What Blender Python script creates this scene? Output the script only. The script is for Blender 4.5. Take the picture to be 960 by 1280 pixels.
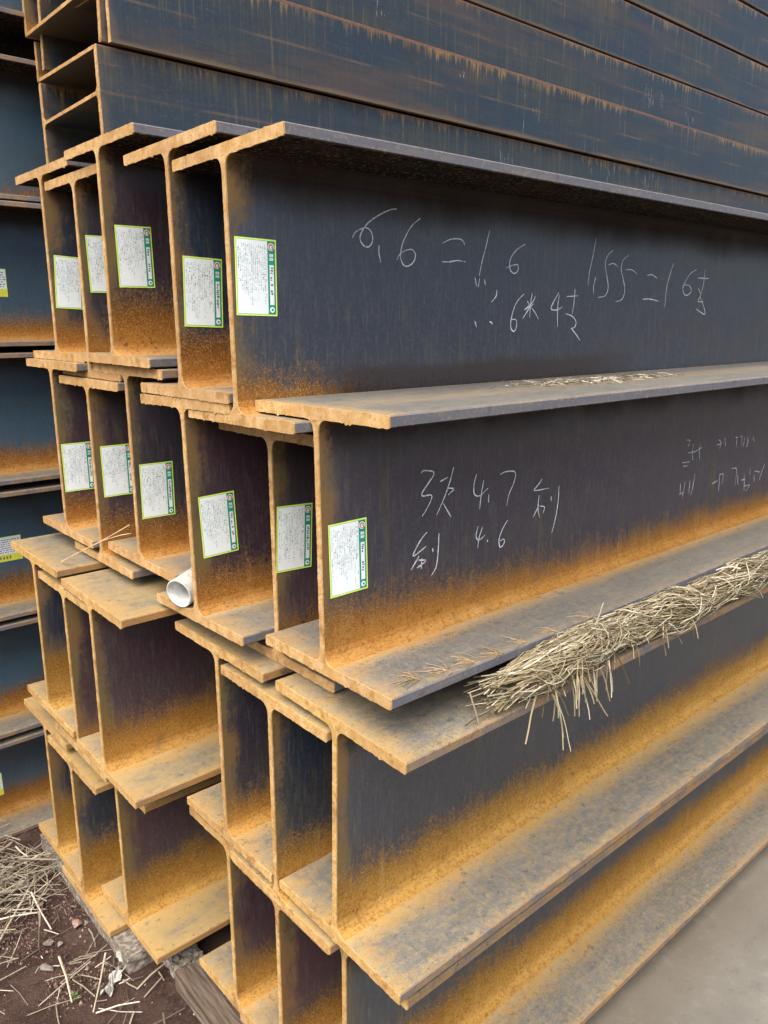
import bpy, bmesh, math, random
from math import radians, sin, cos, pi, sqrt
from mathutils import Vector, Matrix

for o in list(bpy.data.objects):
    bpy.data.objects.remove(o)
scene = bpy.context.scene
COL = scene.collection

# ------------------------------------------------------------------ camera, sky, sun, exposure
cam_data = bpy.data.cameras.new('camera')
cam_data.sensor_fit = 'HORIZONTAL'
cam_data.sensor_width = 36.0
cam_data.lens = 36.0 * 979.97 / 960.0
cam_data.clip_start = 0.02
cam_data.clip_end = 3000.0
cam = bpy.data.objects.new('camera', cam_data)
COL.objects.link(cam)
CAM_YAW, CAM_PITCH = 0.850269, 0.240704
fw = Vector((cos(CAM_YAW) * cos(CAM_PITCH), sin(CAM_YAW) * cos(CAM_PITCH), -sin(CAM_PITCH)))
rt = Vector((sin(CAM_YAW), -cos(CAM_YAW), 0))
up = rt.cross(fw)
M = Matrix((rt, up, -fw)).transposed().to_4x4()
M.translation = Vector((-0.623547, -0.824211, 0.947786))
cam.matrix_world = M
scene.camera = cam

SUN_DIR = Vector((-0.62, -0.30, 1.0)).normalized()      # towards the sun
SUN_EL = math.asin(SUN_DIR.z)
SUN_AZ = math.atan2(SUN_DIR.x, SUN_DIR.y)
world = bpy.data.worlds.new('World')
scene.world = world
world.use_nodes = True
wn, wl = world.node_tree.nodes, world.node_tree.links
bg = wn['Background']
sky = wn.new('ShaderNodeTexSky')
sky.sky_type = 'NISHITA'
sky.sun_disc = False
sky.sun_elevation = SUN_EL
sky.sun_rotation = SUN_AZ
sky.air_density = 1.0
sky.dust_density = 4.0
sky.ozone_density = 1.0
wl.new(sky.outputs[0], bg.inputs[0])
bg.inputs[1].default_value = 0.09
sun_data = bpy.data.lights.new('sun', 'SUN')
sun_data.energy = 1.5
sun_data.angle = radians(65)
sun_data.color = (1.0, 0.95, 0.87)
sun = bpy.data.objects.new('sun', sun_data)
sun.rotation_euler = SUN_DIR.to_track_quat('Z', 'Y').to_euler()
COL.objects.link(sun)
scene.view_settings.view_transform = 'Standard'
scene.view_settings.look = 'None'
scene.view_settings.gamma = 1.0
scene.view_settings.exposure = 1.58
scene.cycles.max_bounces = 8
scene.cycles.diffuse_bounces = 5

# ------------------------------------------------------------------ node helpers
class NT:
    def __init__(self, name):
        self.m = bpy.data.materials.new(name)
        self.m.use_nodes = True
        self.t = self.m.node_tree
        self.bsdf = self.t.nodes['Principled BSDF']
        self.out = self.t.nodes['Material Output']
    def n(self, typ, **kw):
        nd = self.t.nodes.new(typ)
        for k, v in kw.items():
            setattr(nd, k, v)
        return nd
    def set(self, sock, v):
        if hasattr(v, 'is_output'):
            self.t.links.new(v, sock)
        else:
            try:
                sock.default_value = v
            except Exception:
                sock.default_value = (*v, 1.0)
    def math(self, op, a, b=None, clamp=False):
        nd = self.n('ShaderNodeMath', operation=op, use_clamp=clamp)
        self.set(nd.inputs[0], a)
        if b is not None:
            self.set(nd.inputs[1], b)
        return nd.outputs[0]
    def add(self, a, b): return self.math('ADD', a, b)
    def sub(self, a, b): return self.math('SUBTRACT', a, b)
    def mul(self, a, b): return self.math('MULTIPLY', a, b)
    def div(self, a, b): return self.math('DIVIDE', a, b)
    def step(self, v, a, b, o0=0.0, o1=1.0):
        nd = self.n('ShaderNodeMapRange', interpolation_type='SMOOTHSTEP')
        self.set(nd.inputs['Value'], v)
        for nm, x in (('From Min', a), ('From Max', b), ('To Min', o0), ('To Max', o1)):
            self.set(nd.inputs[nm], x)
        return nd.outputs[0]
    def mix(self, f, a, b, mode='MIX'):
        nd = self.n('ShaderNodeMix', data_type='RGBA', blend_type=mode)
        self.set(nd.inputs[0], f)
        self.set(nd.inputs[6], a if hasattr(a, 'is_output') else (*a, 1.0))
        self.set(nd.inputs[7], b if hasattr(b, 'is_output') else (*b, 1.0))
        return nd.outputs[2]
    def noise(self, vec, scale, detail=3.0, rough=0.55, distort=0.0):
        nd = self.n('ShaderNodeTexNoise')
        self.set(nd.inputs['Vector'], vec)
        nd.inputs['Scale'].default_value = scale
        nd.inputs['Detail'].default_value = detail
        nd.inputs['Roughness'].default_value = rough
        nd.inputs['Distortion'].default_value = distort
        return nd.outputs[0]
    def scaled(self, vec, s):
        nd = self.n('ShaderNodeVectorMath', operation='MULTIPLY')
        self.set(nd.inputs[0], vec)
        nd.inputs[1].default_value = s
        return nd.outputs[0]
    def vadd(self, a, b):
        nd = self.n('ShaderNodeVectorMath', operation='ADD')
        self.set(nd.inputs[0], a)
        self.set(nd.inputs[1], b)
        return nd.outputs[0]
    def attr(self, name):
        nd = self.n('ShaderNodeAttribute', attribute_type='OBJECT', attribute_name=name)
        return nd.outputs['Fac']
    def coords(self):
        tc = self.n('ShaderNodeTexCoord')
        sp = self.n('ShaderNodeSeparateXYZ')
        self.t.links.new(tc.outputs['Object'], sp.inputs[0])
        seed = self.attr('seed')
        cb = self.n('ShaderNodeCombineXYZ')
        for i, k in enumerate((13.7, 7.3, 5.9)):
            self.set(cb.inputs[i], self.mul(seed, k))
        return tc.outputs['Object'], self.vadd(tc.outputs['Object'], cb.outputs[0]), sp.outputs[0], sp.outputs[1], sp.outputs[2]
    def bump(self, h, strength, dist):
        nd = self.n('ShaderNodeBump')
        nd.inputs['Strength'].default_value = strength
        nd.inputs['Distance'].default_value = dist
        self.set(nd.inputs['Height'], h)
        self.t.links.new(nd.outputs[0], self.bsdf.inputs['Normal'])
    def base(self, c): self.set(self.bsdf.inputs['Base Color'], c if hasattr(c, 'is_output') else (*c, 1.0))
    def rough(self, r): self.set(self.bsdf.inputs['Roughness'], r)
    def spec(self, r): self.set(self.bsdf.inputs['Specular IOR Level'], r)

H, W, TF, TW = 0.390, 0.3047, 0.0160, 0.0096

def mat_web():
    k = NT('rolled_web_steel')
    obj, co, x, y, z = k.coords()
    rust, tint, hgt = k.attr('rust'), k.attr('tint'), k.attr('hgt')
    zz = k.div(z, hgt)
    n_big = k.noise(k.scaled(co, (2.2, 2, 5)), 1.0, 3)
    n_mid = k.noise(k.scaled(co, (9, 6, 9)), 1.0, 4)
    grain = k.noise(co, 420.0, 2, 0.7)
    grain2 = k.noise(co, 150.0, 4, 0.75)
    streak = k.noise(k.scaled(co, (260, 30, 22)), 1.0, 4, 0.7)
    streak2 = k.noise(k.scaled(k.vadd(co, (3, 0, 1)), (60, 20, 5)), 1.0, 3)
    # mill scale
    c = k.mix(k.step(tint, 0.0, 1.0), k.mix(k.attr('blue'), (0.013, 0.027, 0.050), (0.058, 0.118, 0.172)), (0.054, 0.024, 0.037))
    c = k.mix(k.mul(k.step(n_big, 0.35, 0.7), 0.45), c, (0.034, 0.035, 0.040))
    c = k.mix(k.mul(k.step(streak2, 0.5, 0.72), k.add(0.10, k.mul(k.step(n_mid, .45, .65), 0.5))), c, (0.075, 0.072, 0.036))
    c = k.mix(k.mul(k.step(streak, 0.50, 0.70), 0.46), c, (0.105, 0.10, 0.085))
    c = k.mix(k.mul(k.step(grain2, 0.50, 0.68), 0.40), c, (0.085, 0.078, 0.068))
    c = k.mix(k.mul(k.step(grain2, 0.46, 0.30), 0.45), c, (0.010, 0.012, 0.016))
    c = k.mix(k.mul(k.step(streak, 0.48, 0.28), 0.35), c, (0.022, 0.022, 0.026))
    # brown bloom under the top flange, darkened to paint in the flange's shade
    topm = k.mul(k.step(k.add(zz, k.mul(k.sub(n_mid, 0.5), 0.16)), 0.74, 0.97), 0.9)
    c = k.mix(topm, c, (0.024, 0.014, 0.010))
    # rust beside the cut end
    e = k.add(x, k.mul(k.sub(n_mid, 0.5), 0.10))
    e = k.add(e, k.mul(k.sub(grain2, 0.5), 0.07))
    e = k.add(e, k.mul(k.sub(streak2, 0.5), 0.05))
    em = k.mul(k.step(e, 0.040, 0.000), 0.8)
    c = k.mix(em, c, k.mix(k.step(n_big, .3, .7), (0.23, 0.115, 0.035), (0.16, 0.125, 0.04)))
    # rising rust from the bottom flange
    fade = k.attr('fade')
    rust = k.sub(rust, k.mul(fade, k.mul(rust, k.step(x, 0.03, 0.55))))
    d = k.add(rust, k.mul(k.sub(n_big, 0.5), 0.16))
    blot = k.noise(k.scaled(k.vadd(co, (1, 3, 2)), (22, 14, 16)), 1.0, 5, 0.7)
    runs = k.noise(k.scaled(k.vadd(co, (2, 1, 6)), (38, 20, 1.6)), 1.0, 4, 0.6)
    d = k.add(d, k.mul(k.sub(n_mid, 0.5), 0.13))
    d = k.add(d, k.mul(k.sub(blot, 0.5), 0.11))
    d = k.add(d, k.mul(k.sub(runs, 0.5), 0.07))
    d = k.add(d, k.mul(k.sub(grain2, 0.5), 0.34))
    d = k.add(d, k.mul(k.sub(grain, 0.5), 0.14))
    d = k.add(d, k.mul(k.sub(streak, 0.5), 0.16))
    dm = k.sub(d, zz)
    rm = k.mul(k.step(dm, -0.065, 0.115), k.step(k.add(blot, k.mul(k.sub(grain2, .5), .6)), 0.20, 0.42, 0.55, 1.0))
    ramp = k.n('ShaderNodeValToRGB')
    k.set(ramp.inputs[0], k.add(k.div(zz, k.math('MAXIMUM', rust, 0.05)), k.mul(k.sub(n_mid, 0.5), 0.5)))
    els = ramp.color_ramp.elements
    els[0].position, els[0].color = 0.08, (0.47, 0.25, 0.085, 1)
    els[1].position, els[1].color = 1.0, (0.060, 0.026, 0.012, 1)
    for p_, c_ in ((0.32, (0.36, 0.145, 0.026, 1)), (0.66, (0.21, 0.074, 0.014, 1))):
        q = els.new(p_); q.color = c_
    yel = k.attr('yellow')
    rc = k.mix(k.mul(yel, 0.9), ramp.outputs[0], k.mix(k.step(zz, 0.05, 0.32), (0.47, 0.275, 0.062), (0.25, 0.128, 0.016)))
    rc = k.mix(k.mul(k.step(blot, 0.42, 0.74), 0.38), rc, (0.17, 0.062, 0.016))
    rc = k.mix(k.mul(k.step(runs, 0.52, 0.74), 0.22), rc, (0.50, 0.31, 0.11))
    rc = k.mix(k.mul(k.step(grain2, 0.46, 0.62), 0.52), rc, (0.14, 0.05, 0.012))
    rc = k.mix(k.mul(k.step(grain, 0.50, 0.66), 0.50), rc, (0.56, 0.34, 0.10))
    rc = k.mix(k.mul(k.step(k.noise(k.vadd(co, (8, 3, 1)), 48.0, 5, .75), 0.60, 0.70), 0.7), rc, (0.12, 0.048, 0.016))
    c = k.mix(rm, c, rc)
    # dark brown band along the foot, occlusion shade painted into the web colour
    foot_shade = k.mul(k.attr('foot_shade'), k.mul(k.step(k.add(zz, k.mul(k.sub(n_mid, 0.5), 0.06)), 0.225, 0.165), k.mul(k.step(k.add(x, k.mul(k.sub(n_big, .5), .1)), 0.10, 0.26), k.step(x, 1.15, 0.85))))
    c = k.mix(k.mul(foot_shade, 0.92), c, (0.020, 0.010, 0.008))
    # fine pits
    pit = k.step(k.noise(co, 1200.0, 1), 0.66, 0.75)
    c = k.mix(k.mul(pit, 0.35), c, (0.34, 0.27, 0.17))
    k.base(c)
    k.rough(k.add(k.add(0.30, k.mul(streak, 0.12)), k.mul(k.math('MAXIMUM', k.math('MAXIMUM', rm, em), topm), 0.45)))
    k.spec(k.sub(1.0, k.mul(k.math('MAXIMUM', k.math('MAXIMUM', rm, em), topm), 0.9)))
    k.bump(k.add(k.add(k.mul(grain, 0.5), grain2), k.mul(streak, 0.6)), 0.22, 0.0009)
    return k.m

def mat_flange():
    k = NT('rolled_flange_steel')
    obj, co, x, y, z = k.coords()
    dust, tint = k.attr('dust'), k.attr('tint')
    geo = k.n('ShaderNodeNewGeometry')
    vt = k.n('ShaderNodeVectorTransform', vector_type='NORMAL', convert_from='WORLD', convert_to='OBJECT')
    k.t.links.new(geo.outputs['True Normal'], vt.inputs[0])
    sp = k.n('ShaderNodeSeparateXYZ')
    k.t.links.new(vt.outputs[0], sp.inputs[0])
    n_big = k.noise(k.scaled(co, (4, 14, 6)), 1.0, 4, 0.6)
    n_mid = k.noise(k.scaled(co, (16, 34, 20)), 1.0, 5, 0.65)
    grain = k.noise(co, 480.0, 2, 0.7)
    cross = k.noise(k.scaled(co, (120, 14, 20)), 1.0, 3, 0.6)       # across the flange
    along = k.noise(k.scaled(co, (6, 160, 60)), 1.0, 3, 0.6)
    soft = k.noise(k.scaled(co, (2.5, 9, 6)), 1.0, 6, 0.7)
    c = k.mix(k.step(soft, 0.25, 0.75), (0.105, 0.112, 0.112), (0.205, 0.195, 0.170))
    c = k.mix(k.mul(k.step(cross, 0.46, 0.80), 0.35), c, (0.30, 0.28, 0.24))
    c = k.mix(k.mul(k.step(n_mid, 0.45, 0.75), 0.40), c, (0.28, 0.255, 0.205))
    c = k.mix(k.mul(k.step(along, 0.58, 0.74), 0.25), c, (0.34, 0.30, 0.22))
    c = k.mix(k.mul(k.step(grain, 0.48, 0.64), 0.45), c, (0.070, 0.066, 0.066))
    ay = k.math('ABSOLUTE', y)
    # rust: next to the root, along the edges, in soft patches
    rw = k.add(ay, k.add(k.mul(k.sub(n_mid, 0.5), 0.06), k.mul(k.sub(grain, 0.5), 0.045)))
    root = k.step(rw, k.add(0.060, k.mul(dust, 0.035)), 0.018)
    edge = k.step(k.add(k.sub(W / 2, ay), k.add(k.mul(k.sub(cross, 0.5), 0.050), k.mul(k.sub(k.noise(co, 130.0, 4, .75), 0.5), 0.075))), 0.026, -0.006)
    endm = k.step(k.add(x, k.add(k.mul(k.sub(n_mid, 0.5), 0.11), k.mul(k.sub(grain, 0.5), 0.03))), 0.060, -0.01)
    patch = k.step(k.add(k.add(soft, k.mul(k.sub(n_mid, 0.5), 0.35)), k.mul(k.sub(grain, 0.5), 0.22)), k.sub(0.86, k.mul(dust, 0.34)), k.sub(1.10, k.mul(dust, 0.34)))
    isbot = k.attr('lower')
    topbare = k.sub(1.0, k.mul(k.sub(1.0, isbot), 0.8))
    rm = k.math('MAXIMUM', k.mul(root, topbare), k.mul(edge, k.add(0.20, k.mul(dust, 0.6))))
    rm = k.math('MAXIMUM', rm, k.mul(endm, 0.75))
    rm = k.math('MAXIMUM', rm, k.mul(patch, 0.5))
    g2 = k.noise(k.vadd(co, (5, 1, 2)), 140.0, 4, 0.75)
    rm = k.mul(rm, k.step(g2, 0.28, 0.52, 0.35, 1.0))
    rc = k.mix(k.step(grain, 0.4, 0.65), (0.46, 0.26, 0.085), (0.39, 0.205, 0.055))
    rc = k.mix(k.step(n_mid, 0.38, 0.68), rc, (0.50, 0.36, 0.17))
    rc = k.mix(k.mul(k.attr('yellow'), 0.6), rc, (0.52, 0.345, 0.11))
    c = k.mix(k.mul(k.step(k.noise(k.scaled(k.vadd(co, (7, 2, 3)), (55, 80, 60)), 1.0, 6, 0.8), 0.40, 0.72), k.add(0.12, k.mul(dust, 0.65))), c, (0.47, 0.320, 0.115))
    c = k.mix(k.mul(k.step(dust, 0.55, 0.85), k.step(k.add(soft, k.mul(k.sub(n_mid, .5), .6)), 0.38, 0.62, 0.70, 0.10)), c, (0.47, 0.325, 0.120))
    c = k.mix(rm, c, rc)
    # rolled edges
    side = k.step(k.math('ABSOLUTE', sp.outputs[1]), 0.5, 0.8)
    sc = k.mix(k.step(k.add(dust, k.mul(k.sub(n_mid, 0.5), 1.2)), 0.25, 0.75), (0.125, 0.125, 0.14), (0.36, 0.195, 0.065))
    sc = k.mix(k.mul(k.step(along, 0.5, 0.7), 0.4), sc, (0.23, 0.19, 0.13))
    sc = k.mix(k.mul(k.step(grain, 0.55, 0.7), 0.4), sc, (0.10, 0.06, 0.035))
    c = k.mix(side, c, sc)
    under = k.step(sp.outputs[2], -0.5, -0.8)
    uc = k.mix(k.step(n_mid, 0.4, 0.7), (0.011, 0.010, 0.010), (0.036, 0.020, 0.010))  # brown underside taken near black, shade below the flange painted into it
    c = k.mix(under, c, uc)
    pit = k.step(k.noise(co, 900.0, 1), 0.66, 0.75)
    c = k.mix(k.mul(pit, 0.35), c, (0.055, 0.04, 0.03))
    c = k.mix(k.mul(k.step(g2, 0.53, 0.66), 0.42), c, (0.36, 0.295, 0.19))
    c = k.mix(k.mul(k.step(k.noise(k.vadd(co, (2, 7, 1)), 60.0, 5, .75), 0.57, 0.66), 0.55), c, (0.06, 0.05, 0.045))
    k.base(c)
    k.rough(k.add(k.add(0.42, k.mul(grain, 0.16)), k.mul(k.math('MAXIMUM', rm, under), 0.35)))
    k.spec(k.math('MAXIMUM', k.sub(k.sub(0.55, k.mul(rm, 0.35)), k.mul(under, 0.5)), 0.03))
    k.bump(k.add(grain, k.mul(n_mid, 1.0)), 0.35, 0.0008)
    return k.m

def mat_end():
    k = NT('saw_cut_rusted_end')
    obj, co, x, y, z = k.coords()
    n_mid = k.noise(co, 55.0, 4, 0.6)
    grain = k.noise(co, 600.0, 3, 0.7)
    saw = k.noise(k.scaled(co, (40, 40, 700)), 1.0, 2)
    yel = k.attr('yellow')
    c = k.mix(k.step(n_mid, 0.35, 0.65), (0.60, 0.40, 0.20), (0.47, 0.275, 0.10))
    c = k.mix(k.mul(yel, 0.6), c, k.mix(k.step(n_mid, .35, .65), (0.68, 0.455, 0.15), (0.54, 0.32, 0.08)))
    c = k.mix(k.mul(k.step(grain, 0.53, 0.70), 0.4), c, (0.34, 0.16, 0.05))
    c = k.mix(k.mul(k.step(k.noise(co, 190.0, 4, .75), 0.53, 0.66), 0.6), c, (0.25, 0.115, 0.035))
    c = k.mix(k.mul(k.step(saw, 0.55, 0.7), 0.22), c, (0.70, 0.52, 0.32))
    tone = k.noise(k.scaled(co, (0.001, 6, 6)), 1.0, 2)
    c = k.mix(k.mul(k.step(tone, 0.42, 0.62), 0.45), c, (0.36, 0.205, 0.085))
    c = k.mix(k.mul(k.step(k.noise(co, 26.0, 6, .75), 0.54, 0.64), 0.6), c, (0.25, 0.115, 0.040))
    c = k.mix(k.mul(k.step(k.noise(k.vadd(co, (3, 3, 3)), 30.0, 5, .7), 0.60, 0.72), 0.45), c, (0.34, 0.31, 0.29))
    k.base(c)
    k.rough(0.92)
    k.spec(0.15)
    k.bump(k.add(grain, n_mid), 0.4, 0.0008)
    return k.m

def mat_flat_face():
    # flanges standing upright on beams that lie on their side
    k = NT('weathered_blue_mill_scale')
    obj, co, x, y, z = k.coords()
    hgt = k.attr('hgt')
    zz = k.div(z, hgt)
    n_big = k.noise(k.scaled(co, (1.4, 3, 4)), 1.0, 3)
    n_mid = k.noise(k.scaled(co, (5, 5, 12)), 1.0, 4)
    drip = k.noise(k.scaled(co, (85, 30, 2.2)), 1.0, 3, 0.6)
    along = k.noise(k.scaled(co, (3.5, 60, 70)), 1.0, 4)
    grain = k.noise(co, 380.0, 2, 0.7)
    drip2 = k.noise(k.scaled(k.vadd(co, (4, 0, 3)), (240, 60, 9)), 1.0, 4, 0.7)
    g2 = k.noise(co, 130.0, 4, 0.75)
    c = k.mix(k.step(n_big, 0.3, 0.7), (0.010, 0.024, 0.040), (0.022, 0.027, 0.028))
    c = k.mix(k.mul(k.step(k.noise(k.scaled(k.vadd(co, (6, 2, 9)), (0.9, 4, 9)), 1.0, 5, .65), 0.48, 0.64), 0.75), c, (0.062, 0.038, 0.026))
    c = k.mix(k.mul(k.mul(k.step(n_big, 0.40, 0.62), k.step(k.add(drip2, k.mul(k.sub(drip, .5), .6)), 0.40, 0.70)), 0.5), c, (0.085, 0.074, 0.024))
    c = k.mix(k.mul(k.step(k.noise(k.scaled(co, (2.2, 5, 7)), 1.0, 5, .65), 0.55, 0.68), 0.55), c, (0.012, 0.016, 0.020))
    c = k.mix(k.mul(k.step(drip, 0.55, 0.70), k.mul(k.step(n_mid, 0.42, 0.62), 0.5)), c, (0.15, 0.12, 0.04))
    c = k.mix(k.mul(k.step(drip2, 0.54, 0.74), 0.14), c, (0.10, 0.10, 0.085))
    c = k.mix(k.mul(k.step(g2, 0.52, 0.66), 0.36), c, (0.095, 0.075, 0.055))
    topn = k.add(k.mul(k.sub(drip, 0.5), 0.8), k.add(k.mul(k.sub(drip2, 0.5), 0.3), k.mul(k.sub(g2, 0.5), 0.15)))
    hl = k.noise(k.scaled(k.vadd(co, (1, 5, 2)), (1.3, 40, 34)), 1.0, 5, 0.7)
    c = k.mix(k.mul(k.step(k.add(hl, k.mul(k.sub(g2, .5), .25)), 0.62, 0.72), 0.45), c, (0.15, 0.085, 0.035))
    c = k.mix(k.mul(k.step(hl, 0.42, 0.30), 0.6), c, (0.010, 0.012, 0.016))
    top = k.mul(k.step(k.add(zz, topn), 0.90, 1.0), k.step(k.noise(k.scaled(co, (2.4, 1, 1)), 1.0, 5, 0.65), 0.40, 0.56, 0.15, 1.0))
    c = k.mix(k.mul(top, 0.8), c, k.mix(k.step(g2, .4, .6), (0.30, 0.20, 0.05), (0.17, 0.075, 0.03)))
    lip = k.step(k.add(zz, k.mul(k.sub(g2, 0.5), 0.03)), 0.965, 0.995)
    c = k.mix(k.mul(lip, 0.7), c, (0.20, 0.085, 0.045))
    bot = k.step(k.add(zz, k.add(k.mul(k.sub(n_mid, 0.5), 0.16), k.mul(k.sub(g2, 0.5), 0.10))), 0.07, 0.0)
    c = k.mix(k.mul(bot, 0.75), c, (0.15, 0.095, 0.045))
    mid = k.math('ABSOLUTE', k.sub(zz, k.add(0.5, k.mul(k.sub(n_big, 0.5), 0.03))))
    mm = k.mul(k.step(k.add(mid, k.mul(k.sub(g2, 0.5), 0.06)), 0.028, 0.0), k.step(n_mid, 0.40, 0.66, 0.0, 0.45))
    c = k.mix(mm, c, (0.20, 0.11, 0.04))
    c = k.mix(k.mul(k.step(along, 0.60, 0.78), 0.12), c, (0.16, 0.16, 0.14))
    e = k.step(k.add(x, k.mul(k.sub(n_mid, 0.5), 0.08)), 0.03, 0.0)
    c = k.mix(k.mul(e, 0.5), c, (0.14, 0.10, 0.06))
    k.base(c)
    k.rough(k.add(0.36, k.mul(g2, 0.2)))
    k.spec(0.7)
    k.bump(k.add(grain, drip), 0.25, 0.0006)
    return k.m

def mat_simple(name, c1, c2, scale, rough=0.85, bump=0.3, dist=0.002, spec=0.2, stretch=(1, 1, 1), mid=(0.4, 0.62)):
    k = NT(name)
    obj, co, x, y, z = k.coords()
    n = k.noise(k.scaled(co, stretch), scale, 5, 0.62)
    k.base(k.mix(k.step(n, *mid), c1, c2))
    k.rough(rough); k.spec(spec)
    if bump:
        k.bump(n, bump, dist)
    return k.m

def mat_straw(name, a, b, c_):
    k = NT(name)
    geo = k.n('ShaderNodeNewGeometry')
    r = geo.outputs['Random Per Island']
    tc = k.n('ShaderNodeTexCoord')
    n = k.noise(tc.outputs['Object'], 90.0, 2)
    c = k.mix(k.step(r, 0.0, 0.55), a, b)
    c = k.mix(k.step(r, 0.6, 1.0), c, c_)
    c = k.mix(k.mul(k.step(n, 0.5, 0.7), 0.35), c, a)
    k.base(c); k.rough(0.7); k.spec(0.25)
    return k.m

def mat_chalk(name, alpha):
    k = NT(name)
    tc = k.n('ShaderNodeTexCoord')
    n = k.noise(k.scaled(tc.outputs['Object'], (1, 1, 1)), 900.0, 2, 0.7)
    k.base((0.74, 0.76, 0.80)); k.rough(0.95); k.spec(0.05)
    n2 = k.noise(tc.outputs['Object'], 120.0, 3, 0.7)
    k.set(k.bsdf.inputs['Alpha'], k.mul(k.step(n, 0.64 - alpha * 0.32, 0.80 - alpha * 0.32, 0.12, 1.0), k.step(n2, 0.32, 0.52, 0.55, 1.0)))
    return k.m

def mat_soil():
    k = NT('dark_red_brown_soil')
    tc = k.n('ShaderNodeTexCoord'); co = tc.outputs['Object']
    a = k.noise(co, 9.0, 5); b = k.noise(co, 90.0, 5, 0.7); g = k.noise(co, 420.0, 3, 0.75)
    c = k.mix(k.step(a, 0.35, 0.65), (0.080, 0.046, 0.037), (0.145, 0.090, 0.073))
    c = k.mix(k.step(b, 0.5, 0.68), c, (0.165, 0.105, 0.085))
    c = k.mix(k.mul(k.step(g, 0.55, 0.68), 0.6), c, (0.028, 0.018, 0.017))
    c = k.mix(k.mul(k.step(g, 0.42, 0.33), 0.35), c, (0.27, 0.20, 0.16))
    c = k.mix(k.mul(k.step(k.noise(co, 34.0, 5, .7), 0.55, 0.70), 0.55), c, (0.035, 0.024, 0.021))
    k.base(c); k.rough(0.95); k.spec(0.1)
    k.bump(k.add(b, k.mul(g, 0.7)), 1.0, 0.012)
    return k.m

def mat_concrete():
    k = NT('worn_concrete')
    tc = k.n('ShaderNodeTexCoord'); co = tc.outputs['Object']
    a = k.noise(co, 3.0, 5, 0.6); b = k.noise(co, 26.0, 5, 0.65); g = k.noise(co, 300.0, 3, 0.7)
    c = k.mix(k.step(a, 0.3, 0.7), (0.165, 0.153, 0.126), (0.230, 0.216, 0.180))
    c = k.mix(k.mul(k.step(b, 0.5, 0.75), 0.5), c, (0.305, 0.292, 0.25))
    c = k.mix(k.mul(k.step(b, 0.42, 0.28), 0.5), c, (0.135, 0.122, 0.10))
    c = k.mix(k.mul(k.step(g, 0.55, 0.7), 0.45), c, (0.12, 0.11, 0.095))
    h = k.noise(k.vadd(co, (4, 4, 4)), 90.0, 5, 0.75)
    c = k.mix(k.mul(k.step(h, 0.55, 0.75), 0.3), c, (0.27, 0.26, 0.22))
    c = k.mix(k.mul(k.step(h, 0.42, 0.28), 0.4), c, (0.11, 0.10, 0.085))
    c = k.mix(k.mul(k.step(k.noise(k.vadd(co, (9, 0, 0)), 7.0, 6, .7), 0.56, 0.72), 0.35), c, (0.19, 0.145, 0.095))
    sp = k.n('ShaderNodeSeparateXYZ'); k.t.links.new(co, sp.inputs[0])
    near = k.step(k.add(sp.outputs[1], k.mul(k.sub(b, 0.5), 0.12)), -0.30, -0.12)
    c = k.mix(k.mul(near, 0.35), c, (0.17, 0.115, 0.065))
    k.base(c); k.rough(0.9); k.spec(0.2)
    k.bump(k.add(b, k.mul(g, 0.5)), 0.4, 0.003)
    return k.m

def mat_timber():
    k = NT('weathered_timber')
    obj, co, x, y, z = k.coords()
    g = k.noise(k.scaled(co, (60, 4, 60)), 1.0, 5, 0.65, 0.6)
    b = k.noise(co, 11.0, 4)
    c = k.mix(k.step(g, 0.35, 0.65), (0.055, 0.038, 0.028), (0.17, 0.13, 0.10))
    c = k.mix(k.mul(k.step(b, 0.5, 0.7), 0.6), c, (0.115, 0.062, 0.040))
    k.base(c); k.rough(0.9); k.spec(0.15)
    k.bump(g, 0.7, 0.004)
    return k.m

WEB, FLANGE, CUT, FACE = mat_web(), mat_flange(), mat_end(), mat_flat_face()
SOIL, CONC, TIMBER = mat_soil(), mat_concrete(), mat_timber()
STRAW = mat_straw('dry_straw', (0.10, 0.070, 0.036), (0.35, 0.285, 0.165), (0.64, 0.58, 0.43))
STRAW_OLD = mat_straw('grey_weathered_straw', (0.12, 0.092, 0.062), (0.33, 0.28, 0.20), (0.60, 0.55, 0.45))
CHALK, CHALK_FAINT = mat_chalk('white_chalk', 1.0), mat_chalk('faint_white_chalk', 0.70)
PAPER = mat_simple('white_label_paper', (0.84, 0.90, 0.90), (0.88, 0.93, 0.92), 40, 0.45, 0.05, 0.0004, 0.4)
BORDER = mat_simple('yellow_green_print', (0.66, 0.92, 0.10), (0.76, 0.96, 0.22), 60, 0.45, 0, 0, 0.4)
YELLOW = mat_simple('yellow_print', (0.75, 0.72, 0.05), (0.80, 0.78, 0.10), 60, 0.45, 0, 0, 0.4)
GREEN = mat_simple('dark_green_print', (0.010, 0.25, 0.155), (0.02, 0.31, 0.20), 60, 0.45, 0, 0, 0.4)
RED = mat_simple('orange_red_print', (0.62, 0.14, 0.05), (0.66, 0.20, 0.09), 60, 0.45, 0, 0, 0.4)
INK = mat_simple('dark_label_ink', (0.12, 0.14, 0.15), (0.22, 0.24, 0.25), 300, 0.6, 0, 0, 0.3)
INK_SOFT = mat_simple('grey_label_ink', (0.42, 0.52, 0.52), (0.58, 0.67, 0.67), 300, 0.6, 0, 0, 0.3)
PVC = mat_simple('dirty_white_pvc', (0.40, 0.385, 0.34), (0.17, 0.15, 0.12), 70, 0.65, 0.1, 0.001, 0.4, mid=(0.5, 0.75))
PVC_IN = mat_simple('white_pvc_bore', (0.62, 0.63, 0.61), (0.46, 0.45, 0.41), 50, 0.45, 0.05, 0.0005, 0.4)
STONE = mat_simple('grey_stone', (0.21, 0.185, 0.16), (0.34, 0.30, 0.26), 30, 0.9, 0.5, 0.003)
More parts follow.
